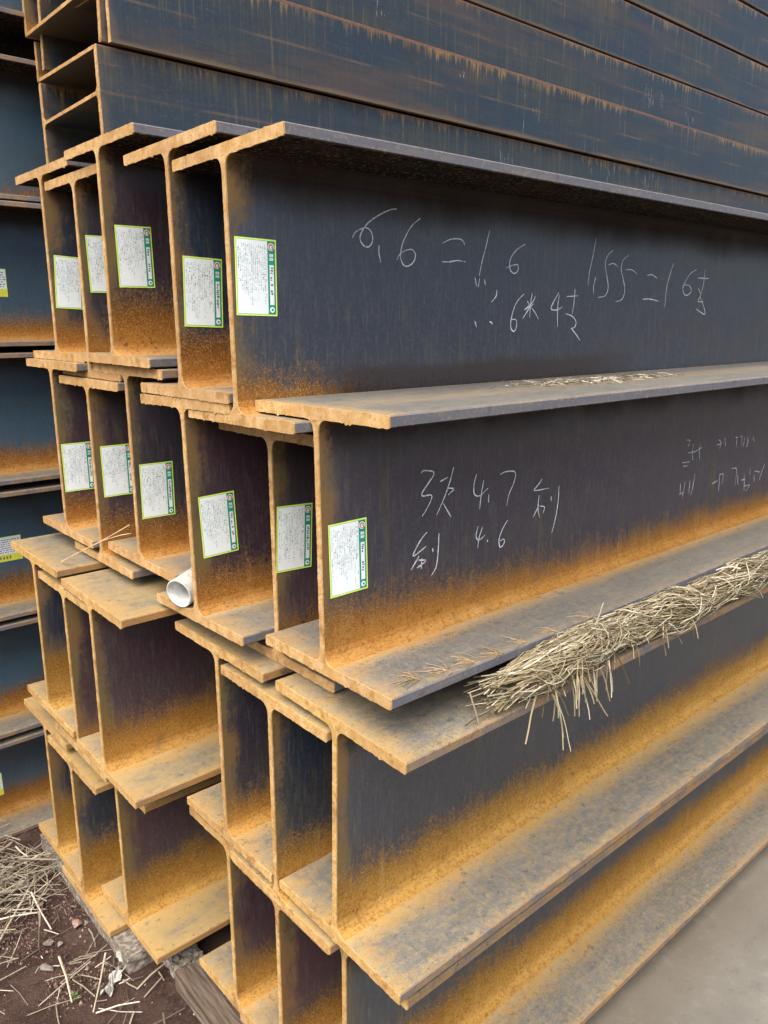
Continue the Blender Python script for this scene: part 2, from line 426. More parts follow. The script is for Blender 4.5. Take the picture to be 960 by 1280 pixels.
REDSTONE = mat_simple('reddish_stone', (0.24, 0.15, 0.12), (0.33, 0.22, 0.175), 30, 0.9, 0.5, 0.003)
PALE_CONC = mat_simple('pale_rough_concrete', (0.15, 0.125, 0.10), (0.32, 0.28, 0.23), 90, 0.95, 0.6, 0.003)
SCRAP = mat_simple('torn_grey_white_sheet', (0.36, 0.35, 0.31), (0.62, 0.61, 0.57), 35, 0.7, 0.3, 0.002)
LEAF = mat_simple('sprout_green', (0.06, 0.13, 0.03), (0.11, 0.20, 0.06), 80, 0.6, 0, 0)

# ------------------------------------------------------------------ object helpers
def obj(name, mesh, parent=None, **props):
    o = bpy.data.objects.new(name, mesh)
    COL.objects.link(o)
    if parent is not None:
        o.parent = parent
    for k_, v in props.items():
        o[k_] = v
    return o

def mesh_from(name, verts, faces, mats, midx=None, smooth=False):
    me = bpy.data.meshes.new(name)
    me.from_pydata(verts, [], faces)
    for m in mats:
        me.materials.append(m)
    if midx:
        for p_, i in zip(me.polygons, midx):
            p_.material_index = i
    if smooth:
        for p_ in me.polygons:
            p_.use_smooth = True
    me.update()
    return me

def thing(name, label, cat, group=None, loc=(0, 0, 0), mesh=None):
    o = obj(name, mesh)
    o.location = loc
    o['label'] = label
    o['category'] = cat
    o['kind'] = 'thing'
    if group:
        o['group'] = group
    return o

XS = [0.0, 0.0022, 0.008, 0.03, 0.1, 0.3, 0.8, 1.6, 2.6, 4.0, 6.0]

def pair_mesh(name, A, B, xs, seed, side_mat, jit=1.0, drip_b=0.0):
    """Extrude a strip profile along x. A and B are matching point rows (y, z) of its two long sides; the
    front end is saw cut: uneven, with burrs on row B. material 0 = rolled faces, 1 = cut end."""
    rng = random.Random(seed)
    n = len(A)
    loop = list(A) + list(reversed(B))
    m = len(loop)
    verts, faces, mi = [], [], []
    ph = [(rng.uniform(0.05, 1.1), rng.uniform(0, 6.3), rng.uniform(0.3, 1.0)) for _ in range(7)]
    wob = [sum(a_ * sin(f_ * i + p_) for f_, p_, a_ in ph) / 3.2 for i in range(m)]
    burr = [0.45 + 0.10 * wob[i] + rng.uniform(-0.15, 0.15) + (rng.uniform(0.3, 1.0) if rng.random() < 0.07 else 0) for i in range(m)]
    low = [0.0] * m
    for i in range(n, m):
        low[i] = drip_b * (max(0.0, 0.30 + 0.3 * wob[i]) * rng.uniform(0.35, 1.0) + (rng.random() if rng.random() < 0.06 else 0))
    # outward 2-D direction for row B
    dirs = []
    for i in range(m):
        if i < n:
            a, b = A[i], B[i]
        else:
            a, b = B[m - 1 - i], A[m - 1 - i]
        dx, dz = a[0] - b[0], a[1] - b[1]
        L = math.hypot(dx, dz) or 1.0
        dirs.append((dx / L, dz / L))
    xj = [rng.uniform(-0.0004, 0.0004) * jit for _ in range(m)]
    for s, x in enumerate(xs):
        f = 1.0 if s == 0 else (0.55 if s == 1 else 0.0)
        for i, (y, z) in enumerate(loop):
            d = (burr[i] - 0.45) * 0.0011 * jit * f + low[i] * f
            verts.append((x + (xj[i] if s < 2 else 0.0), y + dirs[i][0] * d, z + dirs[i][1] * d))
    for s in range(len(xs) - 1):
        for i in range(m):
            j = (i + 1) % m
            faces.append((s * m + i, (s + 1) * m + i, (s + 1) * m + j, s * m + j))
            mi.append(1 if s == 0 else 0)
    for s, flip in ((0, False), (len(xs) - 1, True)):
        for i in range(n - 1):
            q = (s * m + i, s * m + i + 1, s * m + m - 2 - i, s * m + m - 1 - i)
            faces.append(tuple(reversed(q)) if flip else q)
            mi.append(1)
    me = mesh_from(name, verts, faces, [side_mat, CUT], mi)
    bm = bmesh.new(); bm.from_mesh(me)
    bmesh.ops.recalc_face_normals(bm, faces=bm.faces)
    bm.to_mesh(me); bm.free()
    return me

def strip_rows(width, thick, step=0.0042, ch=0.0018):
    """rows of a flange plate: y across, z thickness from 0 to thick, with small rounded long edges"""
    n = max(4, int(width / step))
    ys = [-width / 2, -width / 2 + ch] + [-width / 2 + ch + (width - 2 * ch) * i / n for i in range(1, n)] + [width / 2 - ch, width / 2]
    top = [(y, thick - (ch if i in (0, len(ys) - 1) else 0)) for i, y in enumerate(ys)]
    bot = [(y, (ch if i in (0, len(ys) - 1) else 0)) for i, y in enumerate(ys)]
    return top, bot

def web_rows(h, tf, tw, r=0.019, step=0.005):
    zs = [tf + r * k_ for k_ in (0.0, 0.12, 0.3, 0.55, 1.0)]
    zt = [h - z for z in reversed(zs)]
    n = int((zt[0] - zs[-1]) / step)
    zs = zs + [zs[-1] + (zt[0] - zs[-1]) * i / n for i in range(1, n)] + zt
    L, R = [], []
    for z in zs:
        d = min(z - tf, h - tf - z)
        hw = tw / 2
        if d < r:
            hw += r - sqrt(max(0.0, r * r - (r - d) ** 2))
        L.append((hw, z)); R.append((-hw, z))
    return L, R

def beam_parts(root, seed, h=H, w=W, tf=TF, tw=TW, xs=XS, props=None, drip=0.0028, jit=1.0):
    props = dict(props or {}); props.setdefault('seed', (seed * 0.6180339) % 1.0 * 10)
    props['hgt'] = h
    t, b = strip_rows(w, tf)
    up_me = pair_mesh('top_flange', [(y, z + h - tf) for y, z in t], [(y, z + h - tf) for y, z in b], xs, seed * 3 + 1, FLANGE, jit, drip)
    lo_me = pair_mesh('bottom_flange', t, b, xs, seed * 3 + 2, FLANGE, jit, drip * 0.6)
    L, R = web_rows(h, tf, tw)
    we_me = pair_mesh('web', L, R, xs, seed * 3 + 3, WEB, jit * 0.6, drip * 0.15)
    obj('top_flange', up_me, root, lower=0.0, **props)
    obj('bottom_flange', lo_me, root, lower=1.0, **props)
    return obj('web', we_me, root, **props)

# ------------------------------------------------------------------ the paper labels
def rects_mesh(name, rects, mats):
    """flat print: rects = (x0, z0, x1, z1, layer, material index), facing -y, layers 0.12 mm apart"""
    v, f, mi = [], [], []
    for x0, z0, x1, z1, lay, m in rects:
        y = -0.00012 * lay
        i = len(v)
        v += [(x0, y, z0), (x1, y, z0), (x1, y, z1), (x0, y, z1)]
        f.append((i, i + 1, i + 2, i + 3)); mi.append(m)
    return mesh_from(name, v, f, mats, mi)

def disc(v, f, mi, cx, cz, r, lay, m, n=16, r0=None):
    i = len(v); y = -0.00012 * lay
    for k_ in range(n):
        a = 2 * pi * k_ / n
        v.append((cx + r * cos(a), y, cz + r * sin(a)))
    f.append(tuple(range(i, i + n))); mi.append(m)

LW, LH = 0.070, 0.109
def make_label_meshes(seed):
    rng = random.Random(seed)
    mm = 0.001
    sheet = rects_mesh('paper_label', [(0, -LH, LW, 0, 1, 0), (2.3 * mm, -LH + 2.3 * mm, LW - 2.3 * mm, -2.3 * mm, 2, 1),
                                       (2.8 * mm, -LH + 2.8 * mm, LW - 2.8 * mm, -2.8 * mm, 3, 2)], [BORDER, GREEN, PAPER])
    # green strip with the round emblem, the white code panel and the round seal
    v, f, mi = [], [], []
    def R(x0, z0, x1, z1, lay, m):
        i = len(v); y = -0.00012 * lay
        v.extend([(x0 * mm, y, -z1 * mm), (x1 * mm, y, -z1 * mm), (x1 * mm, y, -z0 * mm), (x0 * mm, y, -z0 * mm)])
        f.append((i, i + 1, i + 2, i + 3)); mi.append(m)
    R(54.5, 2.8, 67.2, 106.2, 4, 0)
    disc(v, f, mi, 61 * mm, -10.5 * mm, 5.6 * mm, 5, 1)
    disc(v, f, mi, 61 * mm, -10.5 * mm, 4.4 * mm, 6, 2)
    disc(v, f, mi, 61.4 * mm, -11.2 * mm, 2.7 * mm, 7, 1)
    i = len(v)
    v.extend([(61 * mm, -.00012 * 8, -10 * mm), (62.6 * mm, -.00012 * 8, -9.4 * mm), (66.8 * mm, -.00012 * 8, -17 * mm), (64.8 * mm, -.00012 * 8, -17.4 * mm)])
    f.append((i, i + 1, i + 2, i + 3)); mi.append(3)
    for z in (20, 25.5):                                   # two white block characters
        for k_ in range(4):
            R(58 + k_ * 1.7, z, 59 + k_ * 1.7, z + 4.4, 6, 1)
        R(57.6, z + 1.6, 64.6, z + 2.4, 6, 1)
        R(57.6, z + 3.6, 64.6, z + 4.2, 6, 1)
    R(57.5, 36, 64.8, 93, 6, 1)
    z = 39.0
    while z < 78:
        w = rng.uniform(1.2, 3.6)
        if rng.random() < 0.78:
            x0 = rng.uniform(58.6, 60); R(x0, z, x0 + rng.uniform(2.6, 4.6), z + w, 7, 3)
        z += w + rng.uniform(0.7, 1.8)
    disc(v, f, mi, 61 * mm, -100 * mm, 4.2 * mm, 6, 1)
    disc(v, f, mi, 61.5 * mm, -100 * mm, 1.9 * mm, 7, 0)
    strip = mesh_from('printed_strip', v, f, [GREEN, PAPER, RED, INK], mi)
    # columns of small print running down the sheet, thin table rules
    v, f, mi = [], [], []
    for cx in (5.5, 8.6, 11.6, 15, 18, 21, 24.2, 27.4, 30.6, 33.8, 37, 40, 43.2, 46.4, 49.6, 52):
        z = rng.uniform(6, 14)
        end = rng.uniform(60, 98)
        while z < end:
            L = rng.uniform(0.9, 2.2)
            wv = rng.uniform(0.8, 1.9)
            if rng.random() < 0.82:
                R(cx - wv / 2, z, cx + wv / 2, z + L, 4, 0 if rng.random() < 0.16 else 1)
            z += L + rng.uniform(0.35, 1.1)
            if rng.random() < 0.06:
                z += rng.uniform(4, 12)
    for cx in (13.8, 18.5, 28.5, 38.5, 48.2):
        z0 = rng.uniform(8, 50); R(cx, z0, cx + 0.35, z0 + rng.uniform(18, 40), 4, 1)
    for _ in range(4):
        zz = rng.uniform(12, 90); x0 = rng.uniform(5, 30); R(x0, zz, x0 + rng.uniform(12, 22), zz + 0.35, 4, 1)
    prt = mesh_from('small_print', v, f, [INK, INK_SOFT], mi)
    return sheet, strip, prt

LABEL_SETS = [make_label_meshes(11 + i) for i in range(4)]

def put_label(root, idx, x, z, rot, y):
    s, g, p_ = LABEL_SETS[idx % 4]
    o = obj('paper_label', s, root)
    o.location = (x, y - 0.0006, z)
    o.rotation_euler = (0, rot, 0)
    obj('printed_strip', g, o); obj('small_print', p_, o)
    o['seed'] = idx * 0.37
    return o

# ------------------------------------------------------------------ chalk
CHALK_STROKES = {
    '1A': [[[0.3185,0.3302],[0.3042,0.3276],[0.2807,0.318],[0.2577,0.3047],[0.2439,0.2906],[0.2392,0.2787],[0.2457,0.2692],[0.257,0.2672],[0.2654,0.277],[0.2629,0.2902],[0.253,0.2961],[0.2395,0.2929],[0.2283,0.2862],[0.2237,0.2788]],[[0.2792,0.2711],[0.2786,0.2593],[0.2826,0.2442]],[[0.3716,0.3194],[0.3525,0.3066],[0.3377,0.2883],[0.3293,0.2722],[0.3263,0.2548],[0.3326,0.2429],[0.3425,0.2408],[0.355,0.2473],[0.3606,0.2599],[0.3525,0.268],[0.3376,0.2658],[0.3243,0.2588],[0.318,0.2502]],[[0.4259,0.2831],[0.4462,0.2905],[0.4682,0.2922],[0.4783,0.288],[0.4807,0.2826]],[[0.4241,0.2515],[0.4414,0.2522],[0.4633,0.2554],[0.4847,0.2542]],[[0.5469,0.3118],[0.5372,0.282],[0.5274,0.2549],[0.521,0.2306]],[[0.6494,0.2942],[0.6261,0.283],[0.6097,0.2684],[0.6052,0.2544],[0.6088,0.2438],[0.6199,0.2387],[0.6299,0.2446],[0.6294,0.255],[0.6148,0.2536],[0.5961,0.2481]],[[0.5094,0.2287],[0.5145,0.2123]],[[0.5186,0.2105],[0.5223,0.2268]],[[0.5359,0.2257],[0.538,0.2149]],[[0.571,0.2079],[0.569,0.196],[0.5553,0.1839]],[[0.5522,0.149],[0.5584,0.147],[0.5598,0.1434]],[[0.5114,0.1503],[0.5165,0.1385]],[[0.6515,0.2016],[0.6306,0.1869],[0.6186,0.1665],[0.6136,0.1481],[0.6155,0.1349],[0.6247,0.1307],[0.6308,0.1398],[0.629,0.1521],[0.6128,0.153]],[[0.6759,0.2041],[0.6718,0.1813],[0.6704,0.1571]],[[0.6864,0.1981],[0.677,0.1855],[0.6542,0.1728]],[[0.653,0.1708],[0.6838,0.1835]],[[0.6707,0.1771],[0.6485,0.1542]],[[0.674,0.1772],[0.6883,0.1647],[0.6992,0.153]],[[0.6614,0.1882],[0.6692,0.1804]],[[0.7612,0.2064],[0.746,0.189],[0.7377,0.174],[0.7578,0.172],[0.7755,0.1786]],[[0.763,0.2021],[0.759,0.1763],[0.7616,0.1374]],[[0.7887,0.1992],[0.8258,0.2011]],[[0.8157,0.2153],[0.8139,0.19],[0.8099,0.1636]],[[0.7875,0.1648],[0.8103,0.1592],[0.824,0.1481],[0.8195,0.137],[0.8061,0.1349]],[[0.8084,0.1349],[0.8244,0.1236],[0.8408,0.1098]],[[0.8811,0.319],[0.8726,0.2837],[0.8637,0.2527],[0.8599,0.2239]],[[0.8866,0.2411],[0.8804,0.2222],[0.8818,0.2066]],[[0.9454,0.2993],[0.9241,0.284],[0.9194,0.2659],[0.9283,0.2416],[0.9345,0.2191],[0.9239,0.2029],[0.9,0.1993]],[[0.9322,0.2678],[0.9498,0.2717],[0.9689,0.2648]],[[1.0067,0.2912],[0.9866,0.2802],[0.9801,0.2616],[0.9911,0.239],[0.9993,0.2183],[0.9913,0.1972],[0.9665,0.1912]],[[0.9999,0.2601],[1.0231,0.261],[1.0461,0.2525]],[[1.0867,0.2515],[1.1095,0.2532],[1.131,0.2457]],[[1.075,0.1985],[1.1072,0.199],[1.1454,0.1947]],[[1.1989,0.284],[1.1854,0.2549],[1.175,0.2249],[1.1722,0.1826]],[[1.3078,0.2729],[1.2773,0.2605],[1.2595,0.2422],[1.2492,0.2292],[1.2566,0.2141],[1.2726,0.2109],[1.29,0.22],[1.2817,0.2326],[1.2586,0.2345],[1.2475,0.2266]],[[1.3185,0.2532],[1.3728,0.2534]],[[1.3507,0.2735],[1.3478,0.2395],[1.3409,0.2158]],[[1.3247,0.2285],[1.3381,0.2131],[1.3278,0.1972],[1.3551,0.1966]],[[1.32,0.1788],[1.3658,0.1658],[1.3609,0.1818],[1.3368,0.2079]]],
    '2A': [[[0.1929,0.2757],[0.1993,0.2786],[0.2186,0.2746],[0.2187,0.2677],[0.2058,0.2551],[0.1951,0.244],[0.1973,0.2389],[0.2146,0.238],[0.2146,0.2299],[0.2038,0.2155],[0.1953,0.2067]],[[0.2342,0.2567],[0.252,0.2617]],[[0.2645,0.2763],[0.2566,0.2547],[0.2434,0.2289],[0.2272,0.2037]],[[0.25,0.2442],[0.265,0.2405],[0.2524,0.2325]],[[0.2413,0.2211],[0.2505,0.2082],[0.2598,0.1951]],[[0.3187,0.2581],[0.3129,0.2421],[0.3143,0.2251],[0.328,0.2204],[0.3475,0.2306]],[[0.3362,0.2451],[0.3305,0.2194],[0.3277,0.1976]],[[0.3494,0.2194],[0.3493,0.2056]],[[0.3771,0.25],[0.3924,0.2529],[0.4162,0.2492],[0.4143,0.2319],[0.4019,0.2125],[0.3965,0.1928]],[[0.4916,0.227],[0.4808,0.2175],[0.4711,0.209],[0.513,0.2075]],[[0.4847,0.1986],[0.4832,0.1749],[0.4883,0.1563]],[[0.4858,0.1801],[0.4699,0.1604]],[[0.4888,0.1778],[0.5017,0.1739],[0.4983,0.1632]],[[0.5198,0.1917],[0.5216,0.182]],[[0.5425,0.2079],[0.5416,0.1771],[0.5348,0.144],[0.5262,0.1207]],[[0.3246,0.1689],[0.3201,0.1524],[0.3277,0.144],[0.3425,0.15]],[[0.3356,0.1652],[0.3276,0.1475],[0.3246,0.1306]],[[0.3494,0.1407],[0.349,0.1365]],[[0.4002,0.1666],[0.3886,0.1543],[0.3788,0.1363],[0.382,0.1214],[0.3913,0.125],[0.392,0.1339],[0.38,0.1325]],[[0.2062,0.1796],[0.1911,0.1677],[0.1761,0.1462],[0.1998,0.1546],[0.2041,0.1571]],[[0.189,0.1436],[0.1718,0.1243]],[[0.1868,0.1375],[0.2042,0.134]],[[0.1955,0.1391],[0.1934,0.1214]],[[0.1847,0.1248],[0.2043,0.1323]],[[0.2187,0.151],[0.2197,0.1442]],[[0.2328,0.1732],[0.2309,0.142],[0.2266,0.1177],[0.2155,0.1049]]],
    '2A_faint': [[[1.0263,0.2357],[1.0245,0.215],[1.0297,0.1986]],[[1.0572,0.2365],[1.0553,0.2169],[1.0615,0.1949]],[[1.0061,0.2183],[1.0343,0.2179],[1.0698,0.2247]],[[0.9939,0.248],[1.0095,0.2452],[1.0038,0.2328]],[[0.9841,0.1987],[1.017,0.1974]],[[0.9878,0.1904],[1.0081,0.1893]],[[1.1412,0.2349],[1.157,0.2252],[1.1324,0.2222]],[[1.1534,0.2296],[1.1515,0.2093]],[[1.1717,0.2374],[1.1788,0.2147]],[[1.2247,0.2324],[1.2401,0.2295]],[[1.2313,0.2289],[1.2359,0.2059]],[[1.249,0.23],[1.2595,0.2313],[1.2601,0.2048]],[[1.2736,0.2277],[1.2697,0.2024]],[[1.2921,0.2273],[1.2882,0.2019],[1.2993,0.2223]],[[1.3178,0.2234],[1.33,0.2106]],[[0.9837,0.1517],[0.9852,0.125]],[[1.0034,0.1543],[0.9963,0.1181]],[[1.0239,0.1542],[1.0238,0.1221]],[[1.0455,0.1648],[1.0348,0.1178]],[[0.9822,0.1281],[1.002,0.1306]],[[1.1292,0.1319],[1.1564,0.1366]],[[1.1624,0.1498],[1.1646,0.1074]],[[1.1624,0.1498],[1.18,0.1476],[1.179,0.1223]],[[1.222,0.1565],[1.2467,0.152],[1.2454,0.1133]],[[1.2555,0.138],[1.2609,0.1111]],[[1.2742,0.121],[1.299,0.1207]],[[1.2895,0.1365],[1.2995,0.0881]],[[1.2996,0.1029],[1.3248,0.1024],[1.3085,0.0898]],[[1.319,0.1446],[1.3229,0.1264]],[[1.3464,0.1353],[1.3771,0.1285]],[[1.4021,0.1495],[1.3873,0.1272],[1.3783,0.1087]],[[1.3451,0.1265],[1.3498,0.105]]],
}

def chalk_mesh(name, strokes, y, width, mat, seed):
    rng = random.Random(seed)
    v, f = [], []
    for st in strokes:
        P = [Vector((a, b)) for a, b in st]
        # Catmull-Rom smoothing
        Q = []
        if len(P) == 2:
            Q = [P[0].lerp(P[1], t / 5) for t in range(6)]
        else:
            E = [P[0] * 2 - P[1]] + P + [P[-1] * 2 - P[-2]]
            for i in range(1, len(E) - 2):
                for t in range(5):
                    u = t / 5
                    a, b, c, d = E[i - 1], E[i], E[i + 1], E[i + 2]
                    Q.append(0.5 * ((2 * b) + (c - a) * u + (2 * a - 5 * b + 4 * c - d) * u * u + (3 * b - a - 3 * c + d) * u ** 3))
            Q.append(P[-1])
        n = len(Q)
        i0 = len(v)
        for i, q in enumerate(Q):
            t = (Q[min(i + 1, n - 1)] - Q[max(i - 1, 0)])
            t = t.normalized() if t.length > 0 else Vector((1, 0))
            nr = Vector((-t.y, t.x))
            s = i / (n - 1)
            wd = width * (0.45 + 0.55 * sin(pi * min(1, max(0.08, s * 0.9 + 0.1)))) * rng.uniform(0.75, 1.2)
            for sg in (-1, 1):
                q2 = q + nr * wd * sg * 0.5
                v.append((q2.x, y, q2.y))
            if i:
                k_ = i0 + 2 * i
                f.append((k_ - 2, k_ - 1, k_ + 1, k_))
    return mesh_from(name, v, f, [mat])

# ------------------------------------------------------------------ the front stack: beams cut flush to the left
BEAMS = {   # x, y, z of the section's bottom centre at the cut end, yaw, roll
    '1E': [-0.0112,0.9528,0.8623,0.0029,0.0005],
    '1D': [-0.0056,0.7913,0.8332,0.0011,-0.0005],
    '1C': [-0.021,0.6288,0.8668,-0.001,-0.0028],
    '1B': [-0.0211,0.3666,0.824,-0.0034,0.0074],
    '1A': [-0.0184,0.2021,0.7949,-0.009,0.0126],
    '2F': [-0.0298,0.9498,0.4711,0.0043,0.0024],
    '2E': [-0.0165,0.7851,0.441,0.0028,0.0017],
    '2D': [-0.006,0.6161,0.4734,0.0014,-0.0011],
    '2C': [-0.0198,0.3658,0.4326,0.006,0.021],
    '2B': [0.0392,0.1999,0.3952,0.0049,0.0048],
    '2A': [0.0078,0.0341,0.443,-0.008,0.0127],
    '3F': [-0.1051,0.9662,0.0441,0.0046,-0.0029],
    '3E': [-0.0985,0.8063,0.0077,-0.0024,0.0006],
    '3D': [-0.1033,0.6444,0.0301,-0.0035,-0.0099],
    '3C': [-0.0032,0.3298,0.0039,-0.001,0.0032],
    '3B': [-0.0046,0.1616,-0.027,-0.002,-0.0042],
    '3A': [0.0002,0.0,-0.0,-0.003,-0.0265],
    '4A': [0.032,0.0238,-0.4214,-0.0008,-0.0087],
    '4B': [0.0189,0.1998,-0.4407,-0.0022,-0.0034],
    '4C': [0.0155,0.3607,-0.418,0.0015,-0.0009],
    '4D': [-0.0566,0.7198,-0.4143,0.0005,-0.0004],
    '4E': [-0.0928,0.8942,-0.4431,0.0004,0.0001],
    '4F': [-0.0907,1.0696,-0.413,0.0012,-0.002],
}
LABEL_POS = {  # x, z of the top left corner, tilt
 '1A': (.009, .268, .02), '1B': (.015, .222, .035), '1C': (.020, .2475, -.01), '1D': (.0133, .276, -.015), '1E': (.0115, .2185, .05),
 '2F': (.005, .208, .0), '2E': (.015, .2505, .0), '2D': (.012, .202, .01), '2C': (.016, .2215, -.03), '2B': (.006, .2645, .05), '2A': (.013, .2235, -.01)}
LOOK = {  # rust height, tint (0 blue .. 1 purple brown), dust on the flanges, yellowness of the rust
 '1A': (.20, .20, .10, .15), '1B': (.27, .0, .15, .0), '1C': (.33, .75, .20, .05), '1D': (.30, .45, .25, .05), '1E': (.24, .1, .25, .1),
 '2A': (.27, .40, .15, .25), '2B': (.20, .75, .20, .1), '2C': (.24, 1.0, .30, .15), '2D': (.26, .55, .35, .05), '2E': (.28, .7, .35, .05), '2F': (.26, .95, .3, .0),
 '3A': (.30, .25, .50, .85), '3B': (.27, .0, .55, .7), '3C': (.22, .45, .6, .5), '3D': (.30, .95, .75, .5), '3E': (.17, 1.0, .75, .4), '3F': (.42, .15, .6, .9),
 '4A': (.36, .05, .55, .75), '4B': (.30, .9, .6, .5), '4C': (.30, .85, .6, .7), '4D': (.34, 1.0, .8, .85), '4E': (.42, .15, .85, .8), '4F': (.45, .3, .7, .8)}
TEXT = {
 '1A': 'top row beam nearest the concrete, chalked 6,6 = 1.6 across its dark web',
 '1B': 'top row blue webbed beam directly behind the chalked one, tilted paper label low on web',
 '1C': 'top row brown webbed beam in the middle, label high up its rusty web',
 '1D': 'top row beam with lower flange tucked under its neighbour, half hidden label',
 '1E': 'top row beam farthest from the concrete, beside the backdrop stack, label mostly hidden',
 '2A': 'second row beam nearest the concrete, chalked 4.7 and 4.6 above orange rust',
 '2B': 'second row beam wedged behind the 4.7 chalked one, strongly slanted paper label',
 '2C': 'second row purple webbed beam beside the white plastic pipe end',
 '2D': 'second row beam right above the left side gap, label low on its dark web',
 '2E': 'second row beam between two labelled ones, touched by the long straw stalk',
 '2F': 'second row beam farthest from the concrete, purple web and label near its cut end',
 '3A': 'third row beam nearest the concrete, carrying the straw rope on its wide flange',
 '3B': 'third row blue webbed beam tucked behind the straw rope beam, flange lower',
 '3C': 'third row beam with dark streaked web right of the wide purple web',
 '3D': 'third row beam with wide open purple brown web and bright tan lower flange',
 '3E': 'third row beam with narrow purple web seen between two tan webs',
 '3F': 'third row beam farthest out at the left, bare flange top and yellow rusted web',
 '4A': 'bottom row beam lying along the concrete, long rusty lower flange in view',
 '4B': 'bottom row purple webbed beam second from the concrete, under the third row',
 '4C': 'bottom row beam with dark purple web resting on the weathered timber',
 '4D': 'bottom row beam with wide purple web and tan flange above bare soil',
 '4E': 'bottom row olive webbed beam on the pale concrete sleeper, wide yellow flange foot',
 '4F': 'bottom row beam at the far end of the pale concrete sleeper, narrow web in view'}
GROUP = {'1': 'beams of the top row', '2': 'beams of the second row', '3': 'beams of the third row', '4': 'beams of the bottom row'}

for i, (key, (x, y, z, yaw, roll)) in enumerate(BEAMS.items()):
    t = thing('steel_beam', TEXT[key], 'steel beam', GROUP[key[0]])
    rot = Matrix.Rotation(yaw, 4, 'Z') @ Matrix.Rotation(-roll, 4, 'X')
    loc = Vector((x, y, z + H / 2)) - rot @ Vector((0, 0, H / 2))
    t.matrix_world = Matrix.Translation(loc) @ rot
    rust, tint, dust, yellow = LOOK[key]
    beam_parts(t, i + 1, props=dict(rust=rust, tint=tint, dust=dust, yellow=yellow, fade=0.75 if key == '1A' else (0.25 if key[0] in '12' else 0.1), foot_shade=1.0 if key == '1A' else 0.0))
    yw = -TW / 2
    if key in LABEL_POS:
        lx, lz, lr = LABEL_POS[key]
        put_label(t, i, lx, lz, lr, yw)
    if key in CHALK_STROKES:
        for q_, st in enumerate(CHALK_STROKES[key]):
            obj('chalk_stroke', chalk_mesh('chalk_stroke', [st], yw - 0.0006, 0.0023, CHALK, q_), t)
    if key == '2A':
        o = obj('chalk_writing', chalk_mesh('chalk_writing', CHALK_STROKES['2A_faint'], yw - 0.0006, 0.0024, CHALK_FAINT, 99), t, kind='stuff')
        o['label'] = 'fainter smaller chalk marks farther along the web'

# ------------------------------------------------------------------ the stack behind, running off to the left
BACK = [  # bottom z, height, label
 (-0.4875, 0.292, 'lowest backdrop beam at the left, just above the straw covered soil', .34),
 (-0.1787, 0.323, 'backdrop beam at the left, second from the ground', .30),
 (0.1577, 0.349, 'backdrop beam at the left carrying a paper label with yellow foot', .27),
 (0.5254, 0.339, 'backdrop beam at the left without any label, beside the second row', .26),
 (0.8802, 0.353, 'bright blue backdrop beam at the left, label at the picture edge', .22),
 (1.2365, 0.328, 'upper blue backdrop beam at the left, beside the flat lying beams', .10),
 (1.6552, 0.340, 'dark backdrop beam above the upper blue one, only its foot in view', .15),
 (2.01, 0.340, 'topmost backdrop beam above the picture edge', .15)]
XB = [0.0, 0.0022, 0.02, 0.1, 0.4, 1.2, 3.0, 5.5]
BY = 3.44 * 0.39 + 0.125
ORD = ('first', 'second', 'third', 'fourth', 'fifth', 'sixth', 'seventh', 'eighth', 'ninth')
for i, (bz, bh, txt, rust) in enumerate(BACK):
    DY = 0.26 if i >= 5 else 0.0
    if DY:
        kz = (BY - 0.125 + DY + 0.824) / (BY - 0.125 + 0.824)
        bz, bh = 0.9478 + (bz - 0.9478) * kz, bh * kz
    t = thing('steel_beam', txt, 'steel beam', 'beams of the backdrop stack')
    t.location = (-5.29 + (0.9 if DY else 0), BY + DY, bz)
    w = beam_parts(t, 40 + i, h=bh, w=0.25, tf=0.0135, tw=0.009, xs=[0.0, 0.0022, 1.0, 3.0, 4.5, 5.2, 5.48, 5.4978, 5.5],
                   props=dict(rust=rust, tint=0.0 if i else 0.25, dust=0.45, yellow=0.1, blue=1.0), drip=0.0008, jit=0.6)
    # a second beam nested behind it keeps the daylight out of the gaps
    t2 = thing('steel_beam', 'inner beam of the backdrop stack, standing behind its %s outer beam from the ground' % ORD[i], 'steel beam', 'inner beams of the backdrop stack')
    t2.location = (-5.29, BY + 0.275 + DY, bz + 0.031)
    beam_parts(t2, 60 + i, h=bh, w=0.25, tf=0.0135, tw=0.009, xs=[0.0, 1.0, 8.5], props=dict(rust=rust, tint=0.0, dust=0.4, yellow=0.1), drip=0, jit=0.3)
    if i in (0, 2, 4):
        lab = {4: (0.052, 1.0775, 0.0), 2: (0.014, 0.358, 0.0), 0: (-0.113, -0.345, 0.0)}[i]
        v = rects_mesh('paper_label', [(-0.10, -0.071, 0, 0, 1, 0), (-0.098, -0.069, -0.002, -0.002, 2, 1), (-0.098, -0.0695, -0.002, -0.051, 3, 2)], [BORDER, PAPER, YELLOW])
        o = obj('paper_label', v, t)
        o.location = (lab[0] + 5.29, -0.0045 - 0.0006, lab[1] - bz)
        rng = random.Random(i)
        rs = []
        for r_ in range(7):
            x_ = -0.094
            zz = -0.008 - r_ * 0.006
            while x_ < -0.008:
                L = rng.uniform(0.002, 0.006)
                rs.append((x_, zz - rng.uniform(0.0016, 0.003), x_ + L, zz, 4, 0))
                x_ += L + rng.uniform(0.001, 0.004)
        x_ = -0.094
        while x_ < -0.03:
            rs.append((x_, -0.0645, x_ + 0.0035, -0.056, 5, 0)); rs.append((x_ + 0.0035, -0.061, x_ + 0.0058, -0.0595, 5, 0)); x_ += 0.0085
        obj('small_print', rects_mesh('small_print', rs, [INK]), o)

# ------------------------------------------------------------------ beams lying on their side above and behind
FH, FT, FD, FW = 0.2055, 0.013, 0.400, 0.008

